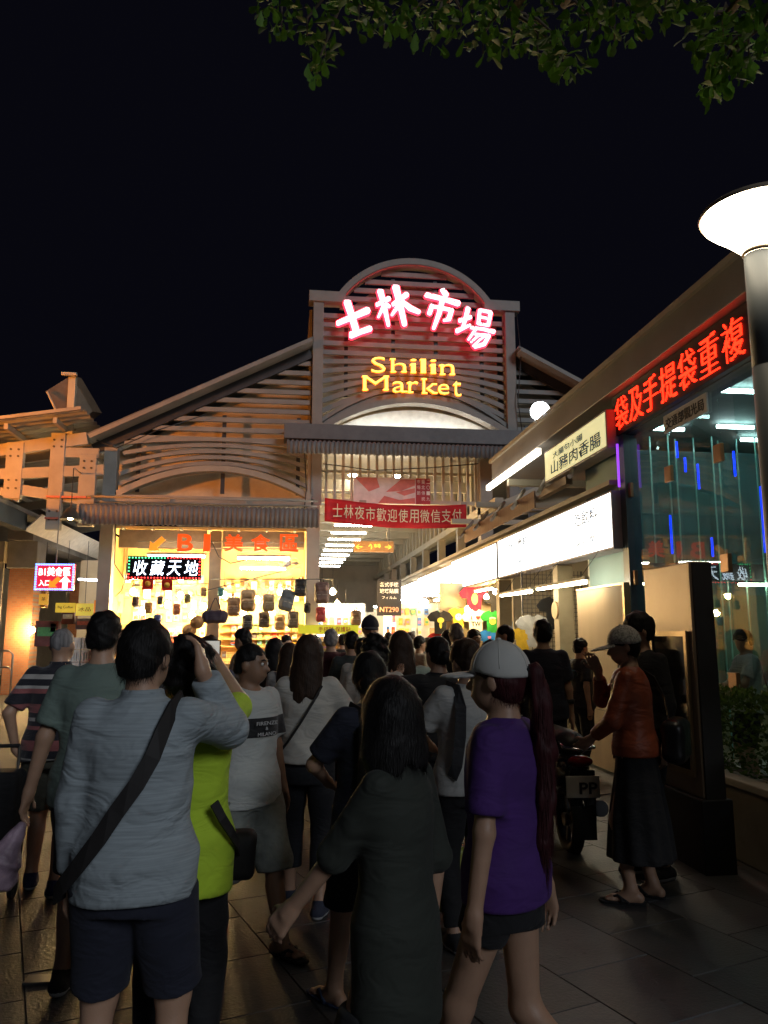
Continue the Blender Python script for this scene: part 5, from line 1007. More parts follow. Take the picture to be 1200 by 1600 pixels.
        for i, (so, el, wr, fd, th, cu) in enumerate(arms):
            n_, tv = handsdf(P, wr, fd, th); sx = -1 if i == 0 else 1
            if n_ @ np.array([-sx, 0, 0]) < 0 and abs(n_[0]) > .4: n_ = -n_           # palm turned to the body
            near = np.abs(P-wr).max(1) < .26
            if near.any():
                Q = P[near]; hnd = cap(Q, wr, wr+fd*.03, .026, .028)
                for j in range(4):
                    o_ = (j-1.5)*.0205; b0 = wr+fd*.088-tv*o_; hnd = smin(hnd, cap(Q, wr+fd*.01-tv*o_*.6, b0, .0155, .0125), .012)
                fing = None
                for j in range(4):
                    o_ = (j-1.5)*.0205; L_ = (.070,.080,.076,.060)[j]; b0 = wr+fd*.088-tv*o_; c1 = cu*(.8+.15*j); d1 = fd*math.cos(c1)+n_*math.sin(c1); d2 = fd*math.cos(c1*2.3)+n_*math.sin(c1*2.3); k1 = b0+d1*L_*.52
                    fg = np.minimum(cap(Q, b0, k1, fr_*1.1, fr_), cap(Q, k1, k1+d2*L_*.5, fr_, fr_*.85)); fing = fg if fing is None else np.minimum(fing, fg)
                t0 = wr+fd*.028+tv*.026; t1 = t0+nv(fd*.7+tv*.6+n_*.35)*.045; t2 = t1+nv(fd*.9+tv*.1+n_*.4)*.032; fing = np.minimum(fing, np.minimum(cap(Q, t0, t1, .0125, fr_*1.15), cap(Q, t1, t2, fr_*1.1, fr_*.9)))
                v = smin(hnd, fing, .006); dd[near] = smin(dd[near], v, .015)
        for hp_, kn, an, fy in legs:
            c, s_ = math.sin(fy), math.cos(fy); f = np.array([c, s_, 0.]); low = an-np.array([0,0,.05]); pit = 0.
            hl = low-f*.045; te = low+f*.115+np.array([0,0,-.008]); ft = smin(cap(P, hl, te, .034, .026), cap(P, an, low+f*.04, .040, .036), .03)
            ft = np.maximum(ft, -(P[:,2]-(an[2]-.083)))
            if toes:
                rt = np.array([s_, -c, 0.]);
                for j in range(5): tb = te+rt*(j-2)*.0165; ft = smin(ft, cap(P, tb, tb+f*(.042-.006*abs(j-1)), .0105, .010), .008)
            dd = smin(dd, ft, .02)
        return dd
    lim = np.concatenate([np.array([a[2] for a in arms]), np.array([l[2] for l in legs]), [[-.32,-.3,0],[.32,.3,1.8]]]); lo = lim.min(0)-.26; hi = lim.max(0)+.26; lo[2] = min(-.02, lim[:,2].min()-.12)
    link('body', surf(body, lo, hi, h, 'body'), skin, t)
    # ---- upper garment
    if top:
        hem = top.get('hem', .88); lz = top.get('loose', .022); sl = top.get('sleeve', .7); sr = top.get('sr', .028); fl = top.get('flare', 0.); am = top.get('amp', .006)
        tz = [hem-.03] + [z for z in TZ if z > hem+.02]; ta = [np.interp(z, TZ, TA)*B + lz + fl*max(0, (1.25-z)) for z in tz]; tb = [np.interp(z, TZ, TB)*B + lz + fl*.8*max(0, (1.25-z)) for z in tz]
        if not top.get('fitted'):
            for i, z in enumerate(tz):
                if z < 1.3: ta[i] = max(ta[i], .152*B+lz*.8); tb[i] = max(tb[i], .112*B+lz*.8)
                if z < 1.0: ta[i] = max(ta[i], .178*B+lz); tb[i] = max(tb[i], .134*B+lz)
        ta[-1] = .066; tb[-1] = .062
        if hem < .8:
            for i, z in enumerate(tz):
                if z < .85: ta[i] = max(ta[i], .185*B+fl*.4); tb[i] = max(tb[i], .135*B+fl*.3)
        def topf(P):
            Q = untw(P); z_h = hem + top.get('wave', .010)*np.sin(9*P[:,0]+sd) + top.get('tail', 0)*np.clip(-P[:,1]*6, -1, 1); fo = folds(P, am, sd)*np.clip((1.36-Q[:,2])*7, .08, 1)
            dd = smax(loft(Q, tz, ta, tb) + fo, z_h-Q[:,2], .008)
            for i, (so, el, wr, fd, th, cu) in enumerate(arms):
                if sl <= 1: e = so+(el-so)*sl; a = cap(P, so, e, .046*B+sr*.6, .040*B+sr); ax = nv(e-so); a = smax(a, (P-e)@ax, .012)
                else:
                    e = el+(wr-el)*(sl-1); ax = nv(e-el); a = smin(cap(P, so, el, .046*B+sr*.7, .040*B+sr), smax(cap(P, el, e, .040*B+sr, .028+sr*.8), (P-e)@ax, .01), .02)
                dd = smin(dd, a + fo*.6, np.clip((Q[:,2]-hem)*.25, .006, .035))
            if top.get('collar'): dd = smin(dd, np.maximum(np.abs(loft(Q, [1.40,1.43,1.455,1.475], [.078,.070,.066,.064], [.080,.074,.070,.066]))-.006, 0*P[:,0]-1), .01)
            if not top.get('collar'): dd = smax(dd, -ell(Q, (0,.045,1.475), (.075,.07,.045)), .012)
            return dd
        o = link('top', surf(topf, np.minimum(lo, [-.5,-.45,hem-.1]), np.maximum(hi, [.5,.45,1.6]), h, 'top'), top['mat'], t); o.name = top.get('name', 'shirt')
    # ---- lower garment
    if bottom:
        k_ = bottom['kind']; hz = bottom['hem']; lz = bottom.get('loose', .02)
        if k_ == 'skirt':
            fl = bottom.get('flare', .12)
            f_ = lambda P: np.maximum(loft(P, [hz-.02, .5, .8, .98, 1.04], [.17+fl, .17+fl*.75, .18, .155, .14], [.14+fl, .13+fl*.75, .135, .118, .10], [0,0,0,0,0]) + .010*np.sin(np.arctan2(P[:,1], P[:,0])*11+3*P[:,2])*np.clip((.95-P[:,2])*2, 0, 1), hz-P[:,2])
        else:
            def f_(P):
                dd = torso(P, lz*.6, [.78,.86,.94,1.02,1.05], [.150,.168,.166,.150,.145], [.112,.122,.118,.108,.10])
                for hp_, kn, an, fy in legs:
                    r3 = bottom.get('cuff', .055); l = smin(cap(P, hp_, kn, .090*B+lz, .058*B+lz), cap(P, kn, an, .058*B+lz, r3), .03); ax = nv(kn-an); ax2 = nv(hp_-kn)
                    if hz > kn[2]: e = kn+(hp_-kn)*((hz-kn[2])/(hp_[2]-kn[2])); l = smax(l, (e-P)@ax2, .008)
                    else: e = an+(kn-an)*((hz-an[2])/max(.05, kn[2]-an[2])); l = np.where((P-kn)@ax < 0, smax(l, (e-P)@ax, .008), l); l = smax(l, e[2]-.12-P[:,2], .01)
                    dd = smin(dd, l, .02)
                return dd + folds(P, bottom.get('amp', .006), sd+2)
        wz = (top.get('hem', .88)+.05) if top else 1.05; f0 = f_; f_ = lambda P: smax(f0(P), P[:,2]-wz, .015)
        o = link('bottom', surf(f_, [lo[0]-.1, lo[1]-.1, min(hz-.1, .5)], [hi[0]+.1, hi[1]+.1, 1.1], h, 'bottom'), bottom['mat'], t); o.name = bottom.get('name', {'skirt':'skirt','shorts':'shorts','pants':'trousers'}[k_])
    # ---- shoes
    if shoes:
        for hp_, kn, an, fy in legs:
            c, s_ = math.sin(fy), math.cos(fy); f = np.array([c, s_, 0.]); low = an-np.array([0,0,.05])
            if shoes['kind'] == 'sneaker':
                f_ = lambda P: np.maximum(smin(cap(P, low-f*.05, low+f*.15+np.array([0,0,-.004]), .045, .037), cap(P, an+np.array([0,0,-.005]), low+f*.03, .046, .045), .03), an[2]-.085-P[:,2])
                o = link('shoe', surf(f_, low-[.28,.28,.1], low+[.28,.28,.12], min(h, .012), 'shoe'), [shoes['mat'], SOLE], t)
                pz = np.zeros(len(o.data.polygons)*3); o.data.polygons.foreach_get('center', pz); o.data.polygons.foreach_set('material_index', (pz.reshape(-1,3)[:,2] < an[2]-.060).astype(np.int32))
            else:
                g2 = lambda P: np.maximum(smin(cap(P*np.array([1,1,1.]), low-f*.05, low+f*.16, .044, .050), cap(P, low, low+f*.1, .046), .02), np.abs(P[:,2]-(an[2]-.082))-.012)
                o = link('sandal', surf(g2, low-[.28,.28,.1], low+[.28,.28,.1], min(h, .010), 'sandal'), shoes['mat'], t); rt = np.array([s_, -c, 0.]); mb = MB(); tp = low+f*.135+np.array([0,0,-.02])
                for sx in (-1,1): mb.tube([tp+np.array([0,0,.01]), low+f*.085+rt*sx*.03+np.array([0,0,.018]), low+f*.02+rt*sx*.045+np.array([0,0,-.02])], .008, 6)
                if shoes['kind'] == 'sandal': mb.tube([low+f*.06+rt*.05+np.array([0,0,-.02]), low+f*.06+np.array([0,0,.03]), low+f*.06-rt*.05+np.array([0,0,-.02])], .011, 6)
                mb.build('strap', shoes['mat'], o)
    # ---- hair
    hm = hm or HB; Hn = lambda P: (P-hc)@hR
    def scalp(P, ex=0.): Ph = Hn(P); return ell(Ph, (0,-.016,.026), (.082+ex,.100+ex,.103+ex)), Ph
    nz = lambda Ph, a=.004: a*(np.sin(Ph[:,0]*90+4*np.sin(Ph[:,2]*40))+np.sin(Ph[:,1]*80+Ph[:,2]*35+2*np.sin(Ph[:,0]*50)))
    def facecut(Ph, line=.045): return np.maximum(line-.0-Ph[:,2]*.0 - 0, 0)
    def hairf(P):
        d0, Ph = scalp(P, {'short':.004,'crop':-.004,'bald':-.0065,'curly':.016,'bob':.014,'long':.012,'ponytail':.004,'bun':.004,'fringe':.008}.get(hair, .004)); x, y, z = Ph[:,0], Ph[:,1], Ph[:,2]
        if hair in ('short','crop','bald','fringe'):
            low = {'short':-.072,'crop':-.06,'bald':-.055,'fringe':-.07}[hair]; front = .055 if hair != 'fringe' else .02
            edge = np.where(y > -.02, front*np.clip((y+.02)/.09, 0, 1)+(-.03)*(1-np.clip((y+.02)/.09, 0, 1)), low); side = np.where((np.abs(x) > .05) & (y < .05) & (y > -.035), -.02, -9); e_ = np.maximum(edge, side); d0 = smax(d0, e_-z, .012)
            d0 = smin(d0, smax(ell(Ph, (0,-.05,-.02), (.072,.058,.075)), low-.0-z, .01), .02) if hair != 'bald' else d0
            return d0 + nz(Ph, .0028 if hair != 'bald' else .001)
        if hair == 'curly':
            d0 = smin(d0, ell(Ph, (0,-.035,-.02), (.098,.092,.10)), .03); d0 = smax(d0, np.where(y > .03, .03, -.11)-z, .02); return d0 + .009*np.sin(x*75+2*np.sin(z*50))*np.sin(y*80)*1.2 + .006*np.sin(z*95+x*40)
        if hair in ('ponytail','bun'):
            d0 = smax(d0, np.where(y > .0, .05*np.clip(y/.08, 0, 1)-.01, -.07)-z, .015); d0 = smin(d0, smax(ell(Ph, (0,-.045,-.015), (.074,.066,.078)), -.085-z, .01), .02)
            if hair == 'bun': d0 = smin(d0, ell(Ph, (0,-.115,-.03), (.05,.045,.05)), .012)
            return d0 + nz(Ph, .002)
        L_ = {'bob':-.165,'long':-.30}[hair]
        cur = loft(Ph, [L_-.02, L_+.05, -.08, 0., .05], [.105,.118,.112,.100,.09] if hair == 'bob' else [.085,.115,.108,.098,.088], [.078,.092,.098,.10,.09] if hair == 'bob' else [.045,.062,.085,.095,.085], [-.035,-.032,-.03,-.025,-.02] if hair == 'bob' else [-.085,-.07,-.045,-.03,-.02])
        cur = smax(cur, np.where(y > .035, 1., -1.)*.5*np.clip((y-.035)*40, 0, 1)-.25 if False else y-.055, .015); cur = smax(cur, (L_+.02*np.sin(x*40)+.012*np.sin(x*95))-z, .01)
        d0 = smin(d0, cur, .03); fc = ell(Ph, (0,.10,-.05), (.062,.07,.105)); d0 = smax(d0, -fc, .015); return d0 + nz(Ph, .0012)
    hl = hc-np.array([.16,.18,.36 if hair == 'long' else .22]); hme = surf(hairf, hl, hc+np.array([.16,.16,.16]), min(h, .010), 'hair'); ho = link('hair', hme, hm, t)
    if sub and hair not in ('bald',):
        nvt = len(hme.vertices); co = np.zeros(nvt*3, np.float32); no = np.zeros(nvt*3, np.float32); hme.vertices.foreach_get('co', co); hme.vertices.foreach_get('normal', no); co = co.reshape(-1,3); no = no.reshape(-1,3)
        r_ = np.random.default_rng(int(px)); ok_ = np.arange(nvt) if not cap_hat else np.where(((co-hc)@hR)[:,2] < -.03)[0]; pick = r_.choice(ok_, min(len(ok_), 2400 if h < .011 else 500), replace=False); mb = MB()
        for i in pick:
            p = co[i]; n = no[i]; rad = p-(hc+np.array([0,-.03,.11])); dn = np.array([0,0,-1.])*.9 + nv(rad)*.6 + r_.normal(0, .28, 3); dn = nv(dn-n*(dn@n)*.92); ln = r_.uniform(.025,.06)*(1.0 if hair != 'crop' else .35); sd_ = nv(np.cross(dn, n))*.00065; p0 = p-n*.002; p1 = p+dn*ln*.5+n*.0035; p2 = p+dn*ln+n*r_.uniform(-.002,.009)
            mb.add([p0-sd_, p0+sd_, p1-sd_*.8, p1+sd_*.8, p2], [(0,1,3,2),(2,3,4)])
        mb.build('loose_strands', hm, ho)['kind'] = 'stuff'
    if cap_hat:
        Cf = lambda P: (lambda d0, Ph: smin(smax(d0, .018+.12*Ph[:,1]*0-Ph[:,2]-.012*np.clip(-Ph[:,1]*20, -1, 1), .006), np.maximum(ell(Ph, (0,.115,.026), (.080,.105,.05)), np.maximum(np.abs(Ph[:,2]-.026+.9*(Ph[:,1]-.1)**2+3.2*Ph[:,0]**2*.7)-.006, .06-Ph[:,1])), .01))(*scalp(P, .012))
        co_ = link('cap', surf(Cf, hc-np.array([.25,.25,.12]), hc+np.array([.25,.25,.18]), min(h, .009), 'cap'), cap_hat, t)
        for k_ in range(3):
            a_ = PI*k_/3+.26; MB().tube([hc+hR@np.array([(.0945)*math.cos(a_)*math.cos(e_), -.016+.1125*math.sin(a_)*math.cos(e_), .026+.1155*math.sin(e_)]) for e_ in [R(8+164*i/14) for i in range(15)]], .0016, 5).build('seam', cap_hat, co_)
        bt_ = hc+hR@np.array([0,-.016,.142]); MB().lathe([(.001,.008),(.008,.006),(.011,0)], tuple(bt_), 10).build('button', cap_hat, co_)
    if eyes:
        for sx in (-1,1):
            ep = hc+hR@np.array([sx*.031,.0815,.010]); mb = MB(); mb.lathe([(.001,-.0100),(.007,-.007),(.0105,0),(.007,.007),(.001,.0100)], tuple(ep), 12); eo = mb.build('eye', EYEW, t); ip = ep+hR@np.array([0,.0078,0]); MB().lathe([(.001,-.005),(.004,-.003),(.005,0),(.004,.003),(.001,.005)], tuple(ip), 10).build('iris', EYEB, eo)
            a = hc+hR@np.array([sx*.014,.094,.030]); b_ = hc+hR@np.array([sx*.034,.092,.036]); c_ = hc+hR@np.array([sx*.050,.080,.030]); MB().tube([a, b_, c_], [.003,.0045,.002], 6).build('eyebrow', HB, t)
    t['joints'] = 0; del t['joints']
    return t, s, arms, legs, hc, hR, J
def wpt(t, p): return Matrix.LocRotScale(t.location, t.rotation_euler, t.scale) @ Vector(p)
def strap(name, label, cat, t, pts, w_, mat, bagfn=None, th=.008):
    """a bag worn by person t: band through local points (flat ribbon), plus optional bag body; top-level"""
    W = [wpt(t, p) for p in pts]; o = thing(name, label, cat, W[0]); n = len(W); vs = []; fs = []; c0 = wpt(t, (0,0,1.15))
    for i, p in enumerate(W):
        d = (W[min(i+1, n-1)]-W[max(i-1, 0)]).normalized(); ou = (p-Vector((c0.x, c0.y, p.z))).normalized(); s_ = d.cross(ou).normalized()*w_/2; ou = s_.cross(d).normalized()*-th
        if ou.dot(p-Vector((c0.x, c0.y, p.z))) < 0: ou = -ou
        vs += [p-s_, p+s_, p+s_+ou, p-s_+ou]
    for i in range(n-1):
        for k in range(4): fs.append((i*4+k, i*4+4+k, i*4+4+(k+1)%4, i*4+(k+1)%4))
    fs += [(0,1,2,3), (4*n-1,4*n-2,4*n-3,4*n-4)]; MB().add(vs, fs, smooth=False).build('strap', mat, o)
    if bagfn: bagfn(o)
    return o
def softbag(o, c, hs, mat, r=.03, rz=0., name='pouch'):
    c = np.array(c); Rm = rotm(R(rz)); f = lambda P: rbox((P-c)@Rm, (0,0,0), hs, r) + folds(P-c, .006, 1., 1.4)
    m = float(max(hs))*1.6; me = surf(f, c-m, c+m, .012, name); sh = Vector(ORIG[o.name]); me.transform(Matrix.Translation(-sh)); return link(name, me, mat, o)
def ringpts(t, a0, a1, zf, n=22, rx=.205, ry=.15, lean=0.):
    out = []
    for i in range(n+1): u = i/n; a = a0+(a1-a0)*u; z = zf(u); out.append((rx*math.sin(a), ry*math.cos(a)+lean*(z-.95), z))
    return out
black = cloth('black', (.010,.010,.012)); navy = cloth('navy', (.012,.014,.028)); blk_denim = cloth('black_denim', (.010,.011,.015), bs=600)
STRAP = M('webbing', (.012,.010,.010), rough=.7, var=.2, scale=40)

# 1 light blue shirt man, nearest left
bs_ = wrinkle(M('cloth_pale_blue_linen', (.30,.345,.37), rough=.85, var=.16, scale=5, bump=.3, bscale=70, stretch=(1.2,1.2,34), sheen=.03), .5)
p1 = person(228, 2.72, 980, 'man in wrinkled pale blue shirt with black cross-body strap, back turned, nearest left', face=6, top=dict(mat=bs_, hem=.81, loose=.028, sleeve=1.9, sr=.034, collar=True, flare=.03, amp=.010, wave=.008, tail=.02), bottom=dict(kind='shorts', hem=.52, mat=navy, loose=.032, amp=.008), hair='short', head=(14,4,0), h=.0095, build=1.0,
    hands=[((-.225,.05,.82),(-.6,-1,0)), ((.17,.14,1.53),(.3,.3,-1),(-.2,.3,.8))], feet=((-.13,.0,-.2),(.13,.02,.2)), shoes=dict(kind='sneaker', mat=black))
def zst(u): return 1.44-.64*u
t1 = p1[0]
sp = [(.105,.14,1.28),(.125,.06,1.42),(.128,-.02,1.452),(.120,-.075,1.425),(.105,-.128,1.36),(.085,-.166,1.28),(.045,-.182,1.20),(-.01,-.187,1.12),(-.06,-.189,1.04),(-.12,-.182,.96),(-.17,-.158,.90),(-.215,-.10,.85),(-.235,-.02,.83),(-.21,.08,.84)]
strap('sling_bag', 'black cross-body sling strap and pouch worn over the pale blue shirt', 'bag', t1, sp, .052, STRAP, lambda o: softbag(o, wpt(t1, (-.13,.20,.86)), (.13,.05,.10), STRAP))
# 2 lime shirt
lime = cloth('lime', (.42,.60,.03), bump=.25)
p2_ = person(296, 3.1, 1004, 'person in lime green T-shirt with curly hair raising a phone beside the pale blue shirt', face=2, top=dict(mat=lime, hem=.74, loose=.030, sleeve=.80, sr=.026, amp=.007), bottom=dict(kind='pants', hem=.12, mat=black, loose=.015), hair='curly', head=(-8,3,0), h=.0105, H=1.66,
    hands=[((-.10,.30,1.48),(-.9,-.3,-.6),(.2,.3,.8)), ((.085,.15,1.62),(.55,.6,-1.0),(-.5,.2,.6),(0,-1,.2),.6)], shoes=dict(kind='sneaker', mat=black))
ph = wpt(p2_[0], (.02,.26,1.66)); pt_ = thing('phone', 'small camera phone held up by the lime shirted person', 'phone', ph); bx('case', (ph.x-.075, ph.y, ph.z-.04), (ph.x+.075, ph.y+.01, ph.z+.04), M('phone_black', (.02,.02,.022), rough=.2), pt_, .003); bx('screen', (ph.x-.07, ph.y-.002, ph.z-.036), (ph.x+.07, ph.y-.0005, ph.z+.036), E('phone_screen', (.5,.48,.42), .7), pt_)
strap('waist_bag', 'black patterned waist strap over the lime T-shirt', 'bag', p2_[0], [(.14,-.165,1.10),(.17,-.15,1.04),(.20,-.11,.98),(.218,-.04,.92),(.215,.05,.87)], .035, STRAP, lambda o: softbag(o, wpt(p2_[0], (.20,.12,.84)), (.08,.06,.09), STRAP))
# 3 dark olive tunic woman, front centre
olive = cloth('dark_olive', (.022,.026,.020), bump=.15)
p3_ = person(618, 2.42, 1074, 'woman with black bob in long dark olive tunic, nearest centre', face=-52, top=dict(mat=olive, hem=.66, loose=.018, sleeve=1.05, sr=.018, flare=.03, amp=.008), bottom=dict(kind='pants', hem=.12, mat=black, loose=.02), hair='bob', h=.0095, head=(40,5,0), build=.88,
    hands=[((-.13,.36,.92),(-.3,-1,-.3),(-.1,.5,-.6)), ((.19,-.02,.86),(.3,-1,0))], feet=((-.12,.10,-.1),(.12,-.10,.1)), shoes=dict(kind='sneaker', mat=black))
# 4 purple T-shirt girl with white cap and red ponytail
purple = cloth('purple', (.060,.016,.150), bump=.2)
p4_ = person(782, 2.72, 1017, 'girl in purple T-shirt, white cap and long red ponytail walking left', face=-50, top=dict(mat=purple, hem=.86, loose=.026, sleeve=.80, sr=.030, amp=.006), bottom=dict(kind='shorts', hem=.745, mat=black, loose=.016), hair='ponytail', hm=HRED, h=.0095, build=.92, head=(-6,2,0), cap_hat=M('cap_cotton', (.58,.57,.53), rough=.85, var=.05, bump=.1, bscale=500),
    hands=[((-.22,.02,.82),(-.4,-1,0),(0,.15,-1),(.3,1,0),.28), ((.22,-.06,.82),(.4,-1,0))], feet=((-.06,.26,-.1),(.07,-.34,.1)), footz=(0,.14), shoes=dict(kind='sneaker', mat=black), knee=((-.1,1,0),(.1,1,.1)))
tp4 = p4_[0]; hc4 = p4_[4]; hR4 = p4_[5]
b0 = hc4+hR4@np.array([0,-.115,.035]); tail = [b0, b0+[0.005,-.03,-.01], b0+[.01,-.045,-.12], b0+[.01,-.05,-.28], b0+[.0,-.05,-.44], b0+[-.01,-.045,-.58], b0+[-.015,-.04,-.68]]; rad = [.018,.028,.036,.040,.036,.026,.008]
def tailf(P):
    dd = None
    for i in range(6): c = cap(P, tail[i], tail[i+1], rad[i], rad[i+1]); dd = c if dd is None else smin(dd, c, .02)
    return dd + .004*np.sin(P[:,0]*130+3*np.sin(P[:,2]*14))+.003*np.sin(P[:,1]*150+2*np.sin(P[:,2]*11))
tl = link('ponytail', surf(tailf, b0-[.2,.25,.82], b0+[.2,.2,.12], .009, 'ponytail'), HRED, tp4); MB().lathe([(.022,-.012),(.03,0),(.022,.012)], tuple(b0), 12).build('hair_tie', black, tl)
mb = MB(); r_ = np.random.default_rng(4)
for _ in range(1700):
    k_ = r_.integers(1, 6); u = r_.random(); c = np.array(tail[k_])*(1-u)+np.array(tail[min(6, k_+1)])*u; rr = rad[k_]*(1-u)+rad[min(6, k_+1)]*u; a = r_.uniform(0, 2*PI); n = np.array([math.cos(a), math.sin(a), 0]); p = c+n*(rr*.92); ln = r_.uniform(.06,.13); s_ = np.array([-n[1], n[0], 0])*.0007; mb.add([p-s_, p+s_, p+[0,0,-ln*.5]+n*.006-s_, p+[0,0,-ln*.5]+n*.006+s_, p+np.array([0,0,-ln])+n*r_.uniform(-.01,.014)], [(0,1,3,2),(2,3,4)])
mb.build('loose_strands', HRED, tl)['kind'] = 'stuff'
# 5 white T-shirt man with black chest band, facing right
wt = zbands('cloth_banded_white', [(.6,(.46,.48,.46)),(1.175,(.014,.014,.016)),(1.285,(.46,.48,.46))])
p5_ = person(392, 4.45, 1011, 'man in white T-shirt with black chest band and grey shorts walking toward the camera', face=140, top=dict(mat=wt, hem=.80, loose=.034, sleeve=.80, sr=.034, amp=.007), bottom=dict(kind='shorts', hem=.44, mat=cloth('camo_grey', (.20,.215,.195), var=.45), loose=.045, amp=.010), hair='crop', skin=SKIN_D, eyes=True, h=.0105, head=(-26,4,0),
    hands=[((-.27,.02,.80),(-.5,-1,0)), ((.27,.10,.84),(.5,-1,0))], feet=((-.10,.22,-.1),(.10,-.24,.1)), footz=(0,.05), shoes=dict(kind='sandal', mat=black), toes=True)
tx5 = MB(); text_into(tx5, 'FIRENZE', (-.075,.176,1.25), (1,0,0), UZ, .15, .02, ext=.002); text_into(tx5, '&', (-.01,.176,1.222), (1,0,0), UZ, .018, .018, ext=.002); text_into(tx5, 'MILANO', (-.065,.176,1.19), (1,0,0), UZ, .13, .02, ext=.002)
for i, v in enumerate(tx5.v): tx5.v[i] = (-v[0], v[1]+.0, v[2])
tx5.build('chest_print', M('print_pale', (.5,.5,.5)), p5_[0])
# 6 long haired woman, white blouse
cream_c = cloth('cream_blouse', (.52,.50,.45), bump=.15)
p6_ = person(483, 5.05, 1000, 'long haired woman in loose white blouse and black cropped trousers, back turned', face=8, top=dict(mat=cream_c, hem=.92, loose=.036, sleeve=.98, sr=.045, amp=.010), bottom=dict(kind='pants', hem=.24, mat=blk_denim, loose=.020, cuff=.075), hair='long', hm=HBR, h=.0115, head=(8,6,0), build=.92, hands=[((-.14,.28,1.02),(-.8,-.6,0)), ((.16,.28,1.05),(.8,-.6,0))], feet=((-.12,.12,-.3),(.10,-.08,.2)), shoes=dict(kind='sneaker', mat=cloth('navy_shoe', (.03,.035,.06))))
strap('shoulder_bag', 'thin black strap across the white blouse of the long haired woman', 'bag', p6_[0], [(.10,-.135,1.40),(.05,-.17,1.30),(-.02,-.185,1.18),(-.10,-.18,1.06),(-.17,-.15,.97),(-.22,-.06,.90)], .014, STRAP, lambda o: softbag(o, wpt(p6_[0], (-.24,.08,.86)), (.09,.05,.08), STRAP))
# 7 navy shirt woman with flip-flops
p7_ = person(580, 3.75, 1026, 'woman in navy shirt with tied dark hair and blue flip-flops, walking away left', face=-24, top=dict(mat=navy, hem=.84, loose=.032, sleeve=.80, sr=.030), bottom=dict(kind='shorts', hem=.48, mat=black, loose=.03), hair='bun', h=.0105, head=(30,4,0), build=.97, hands=[((-.10,.28,1.04),(-1.2,-.5,0)), ((.16,.24,1.08),(1,-.5,0))], feet=((-.10,.18,-.2),(.05,-.22,.1)), footz=(0,.0), shoes=dict(kind='flipflop', mat=cloth('blue_rubber', (.03,.05,.11), rough=.6)), toes=True)
strap('small_backpack', 'black backpack straps on the navy shirted woman', 'bag', p7_[0], [(-.09,.10,1.36),(-.10,.02,1.445),(-.10,-.08,1.42),(-.10,-.14,1.32)], .04, STRAP, lambda o: softbag(o, wpt(p7_[0], (-.02,-.20,1.20)), (.13,.07,.17), STRAP, rz=24))
# 8 striped polo elder
W_c = (.40,.38,.36); K_c = (.014,.014,.022); R_c = (.28,.09,.09)
stp = zbands('cloth_striped', [(.6,K_c),(.835,W_c),(.85,K_c),(.90,R_c),(.965,K_c),(1.03,R_c),(1.055,K_c),(1.085,W_c),(1.11,K_c),(1.14,R_c),(1.20,K_c),(1.27,R_c),(1.30,W_c),(1.32,K_c),(1.365,W_c),(1.395,K_c)])
p8_ = person(98, 5.5, 986, 'grey haired man in black, white and red striped polo shirt at far left', face=2, top=dict(mat=stp, hem=.83, loose=.035, sleeve=.85, sr=.03, collar=True, amp=.006), bottom=dict(kind='shorts', hem=.50, mat=cloth('olive_grey', (.10,.10,.075)), loose=.035), hair='bald', hm=HGR, h=.0115, head=(10,2,0), build=1.05, hands=[((-.24,-.06,.90),(-.8,-.6,0),(.4,.3,-.7)), ((.26,.1,.86),(.5,-1,0))], feet=((-.11,.02,-.3),(.10,-.16,0)), shoes=dict(kind='sneaker', mat=cloth('blue_shoe', (.02,.025,.09))))
# trolley bag pulled by the elder
tb_ = wpt(p8_[0], (-.30,-.14,0)); tro = thing('trolley_bag', 'black wheeled shopping trolley pulled by the man in the striped polo', 'trolley', (tb_.x, tb_.y, .012)); softbag(tro, (tb_.x, tb_.y, .47), (.15,.12,.33), black, .04, name='bag_body')
for sx in (-.11, .11): MB().tube([(tb_.x+sx, tb_.y-.02, .1), (tb_.x+sx*.9, tb_.y+.05, .95)], .011, 6).build('handle_tube', tm, tro); MB().tube([(tb_.x+sx*1.35-.012, tb_.y-.06, .075), (tb_.x+sx*1.35+.012, tb_.y-.06, .075)], .065, 16, smooth=False).build('wheel', black, tro)
MB().tube([(tb_.x-.1, tb_.y+.05, .95), (tb_.x+.1, tb_.y+.05, .95)], .014, 6).build('grip', black, tro)
# 9 grey green T-shirt man
p9_ = person(163, 4.0, 960, 'tall young man in grey green T-shirt behind the pale blue shirt', face=4, top=dict(mat=cloth('grey_green', (.14,.19,.165)), hem=.82, loose=.034, sleeve=.80, sr=.032), bottom=dict(kind='shorts', hem=.50, mat=black, loose=.03), hair='crop', h=.0105, head=(4,0,0), hands=[((-.30,-.02,.86),(-.5,-1,0)), ((.26,.06,.86),(.5,-1,0))], shoes=dict(kind='sneaker', mat=black))
pw = wpt(p9_[0], (-.33,-.05,.70)); pb = thing('plastic_bag', 'crumpled translucent pinkish plastic bag with orange contents held by the green shirted man', 'plastic bag', pw)
pbm = M('pink_film', (.42,.30,.38), rough=.45, var=.5, scale=9, bump=.7, bscale=22)
f_ = lambda P: smin(cap(P, np.array(pw)+[.02,0,.02], np.array(pw)+[-.07,-.02,-.16], .025, .095), ell(P, np.array(pw)+[-.09,-.02,-.22], (.095,.06,.075)), .05) + folds(P, .022, 2., 2.2)
me = surf(f_, np.array(pw)-[.3,.2,.4], np.array(pw)+[.2,.2,.15], .010, 'film'); me.transform(Matrix.Translation(-pw)); link('film', me, pbm, pb); f_ = lambda P: ell(P, np.array(pw)+[-.10,-.075,-.21], (.07,.03,.05)); me = surf(f_, np.array(pw)-[.3,.2,.4], np.array(pw)+[.2,.2,.1], .012, 'contents'); me.transform(Matrix.Translation(-pw)); link('contents', me, M('orange_food', (.45,.17,.05), rough=.6), pb)
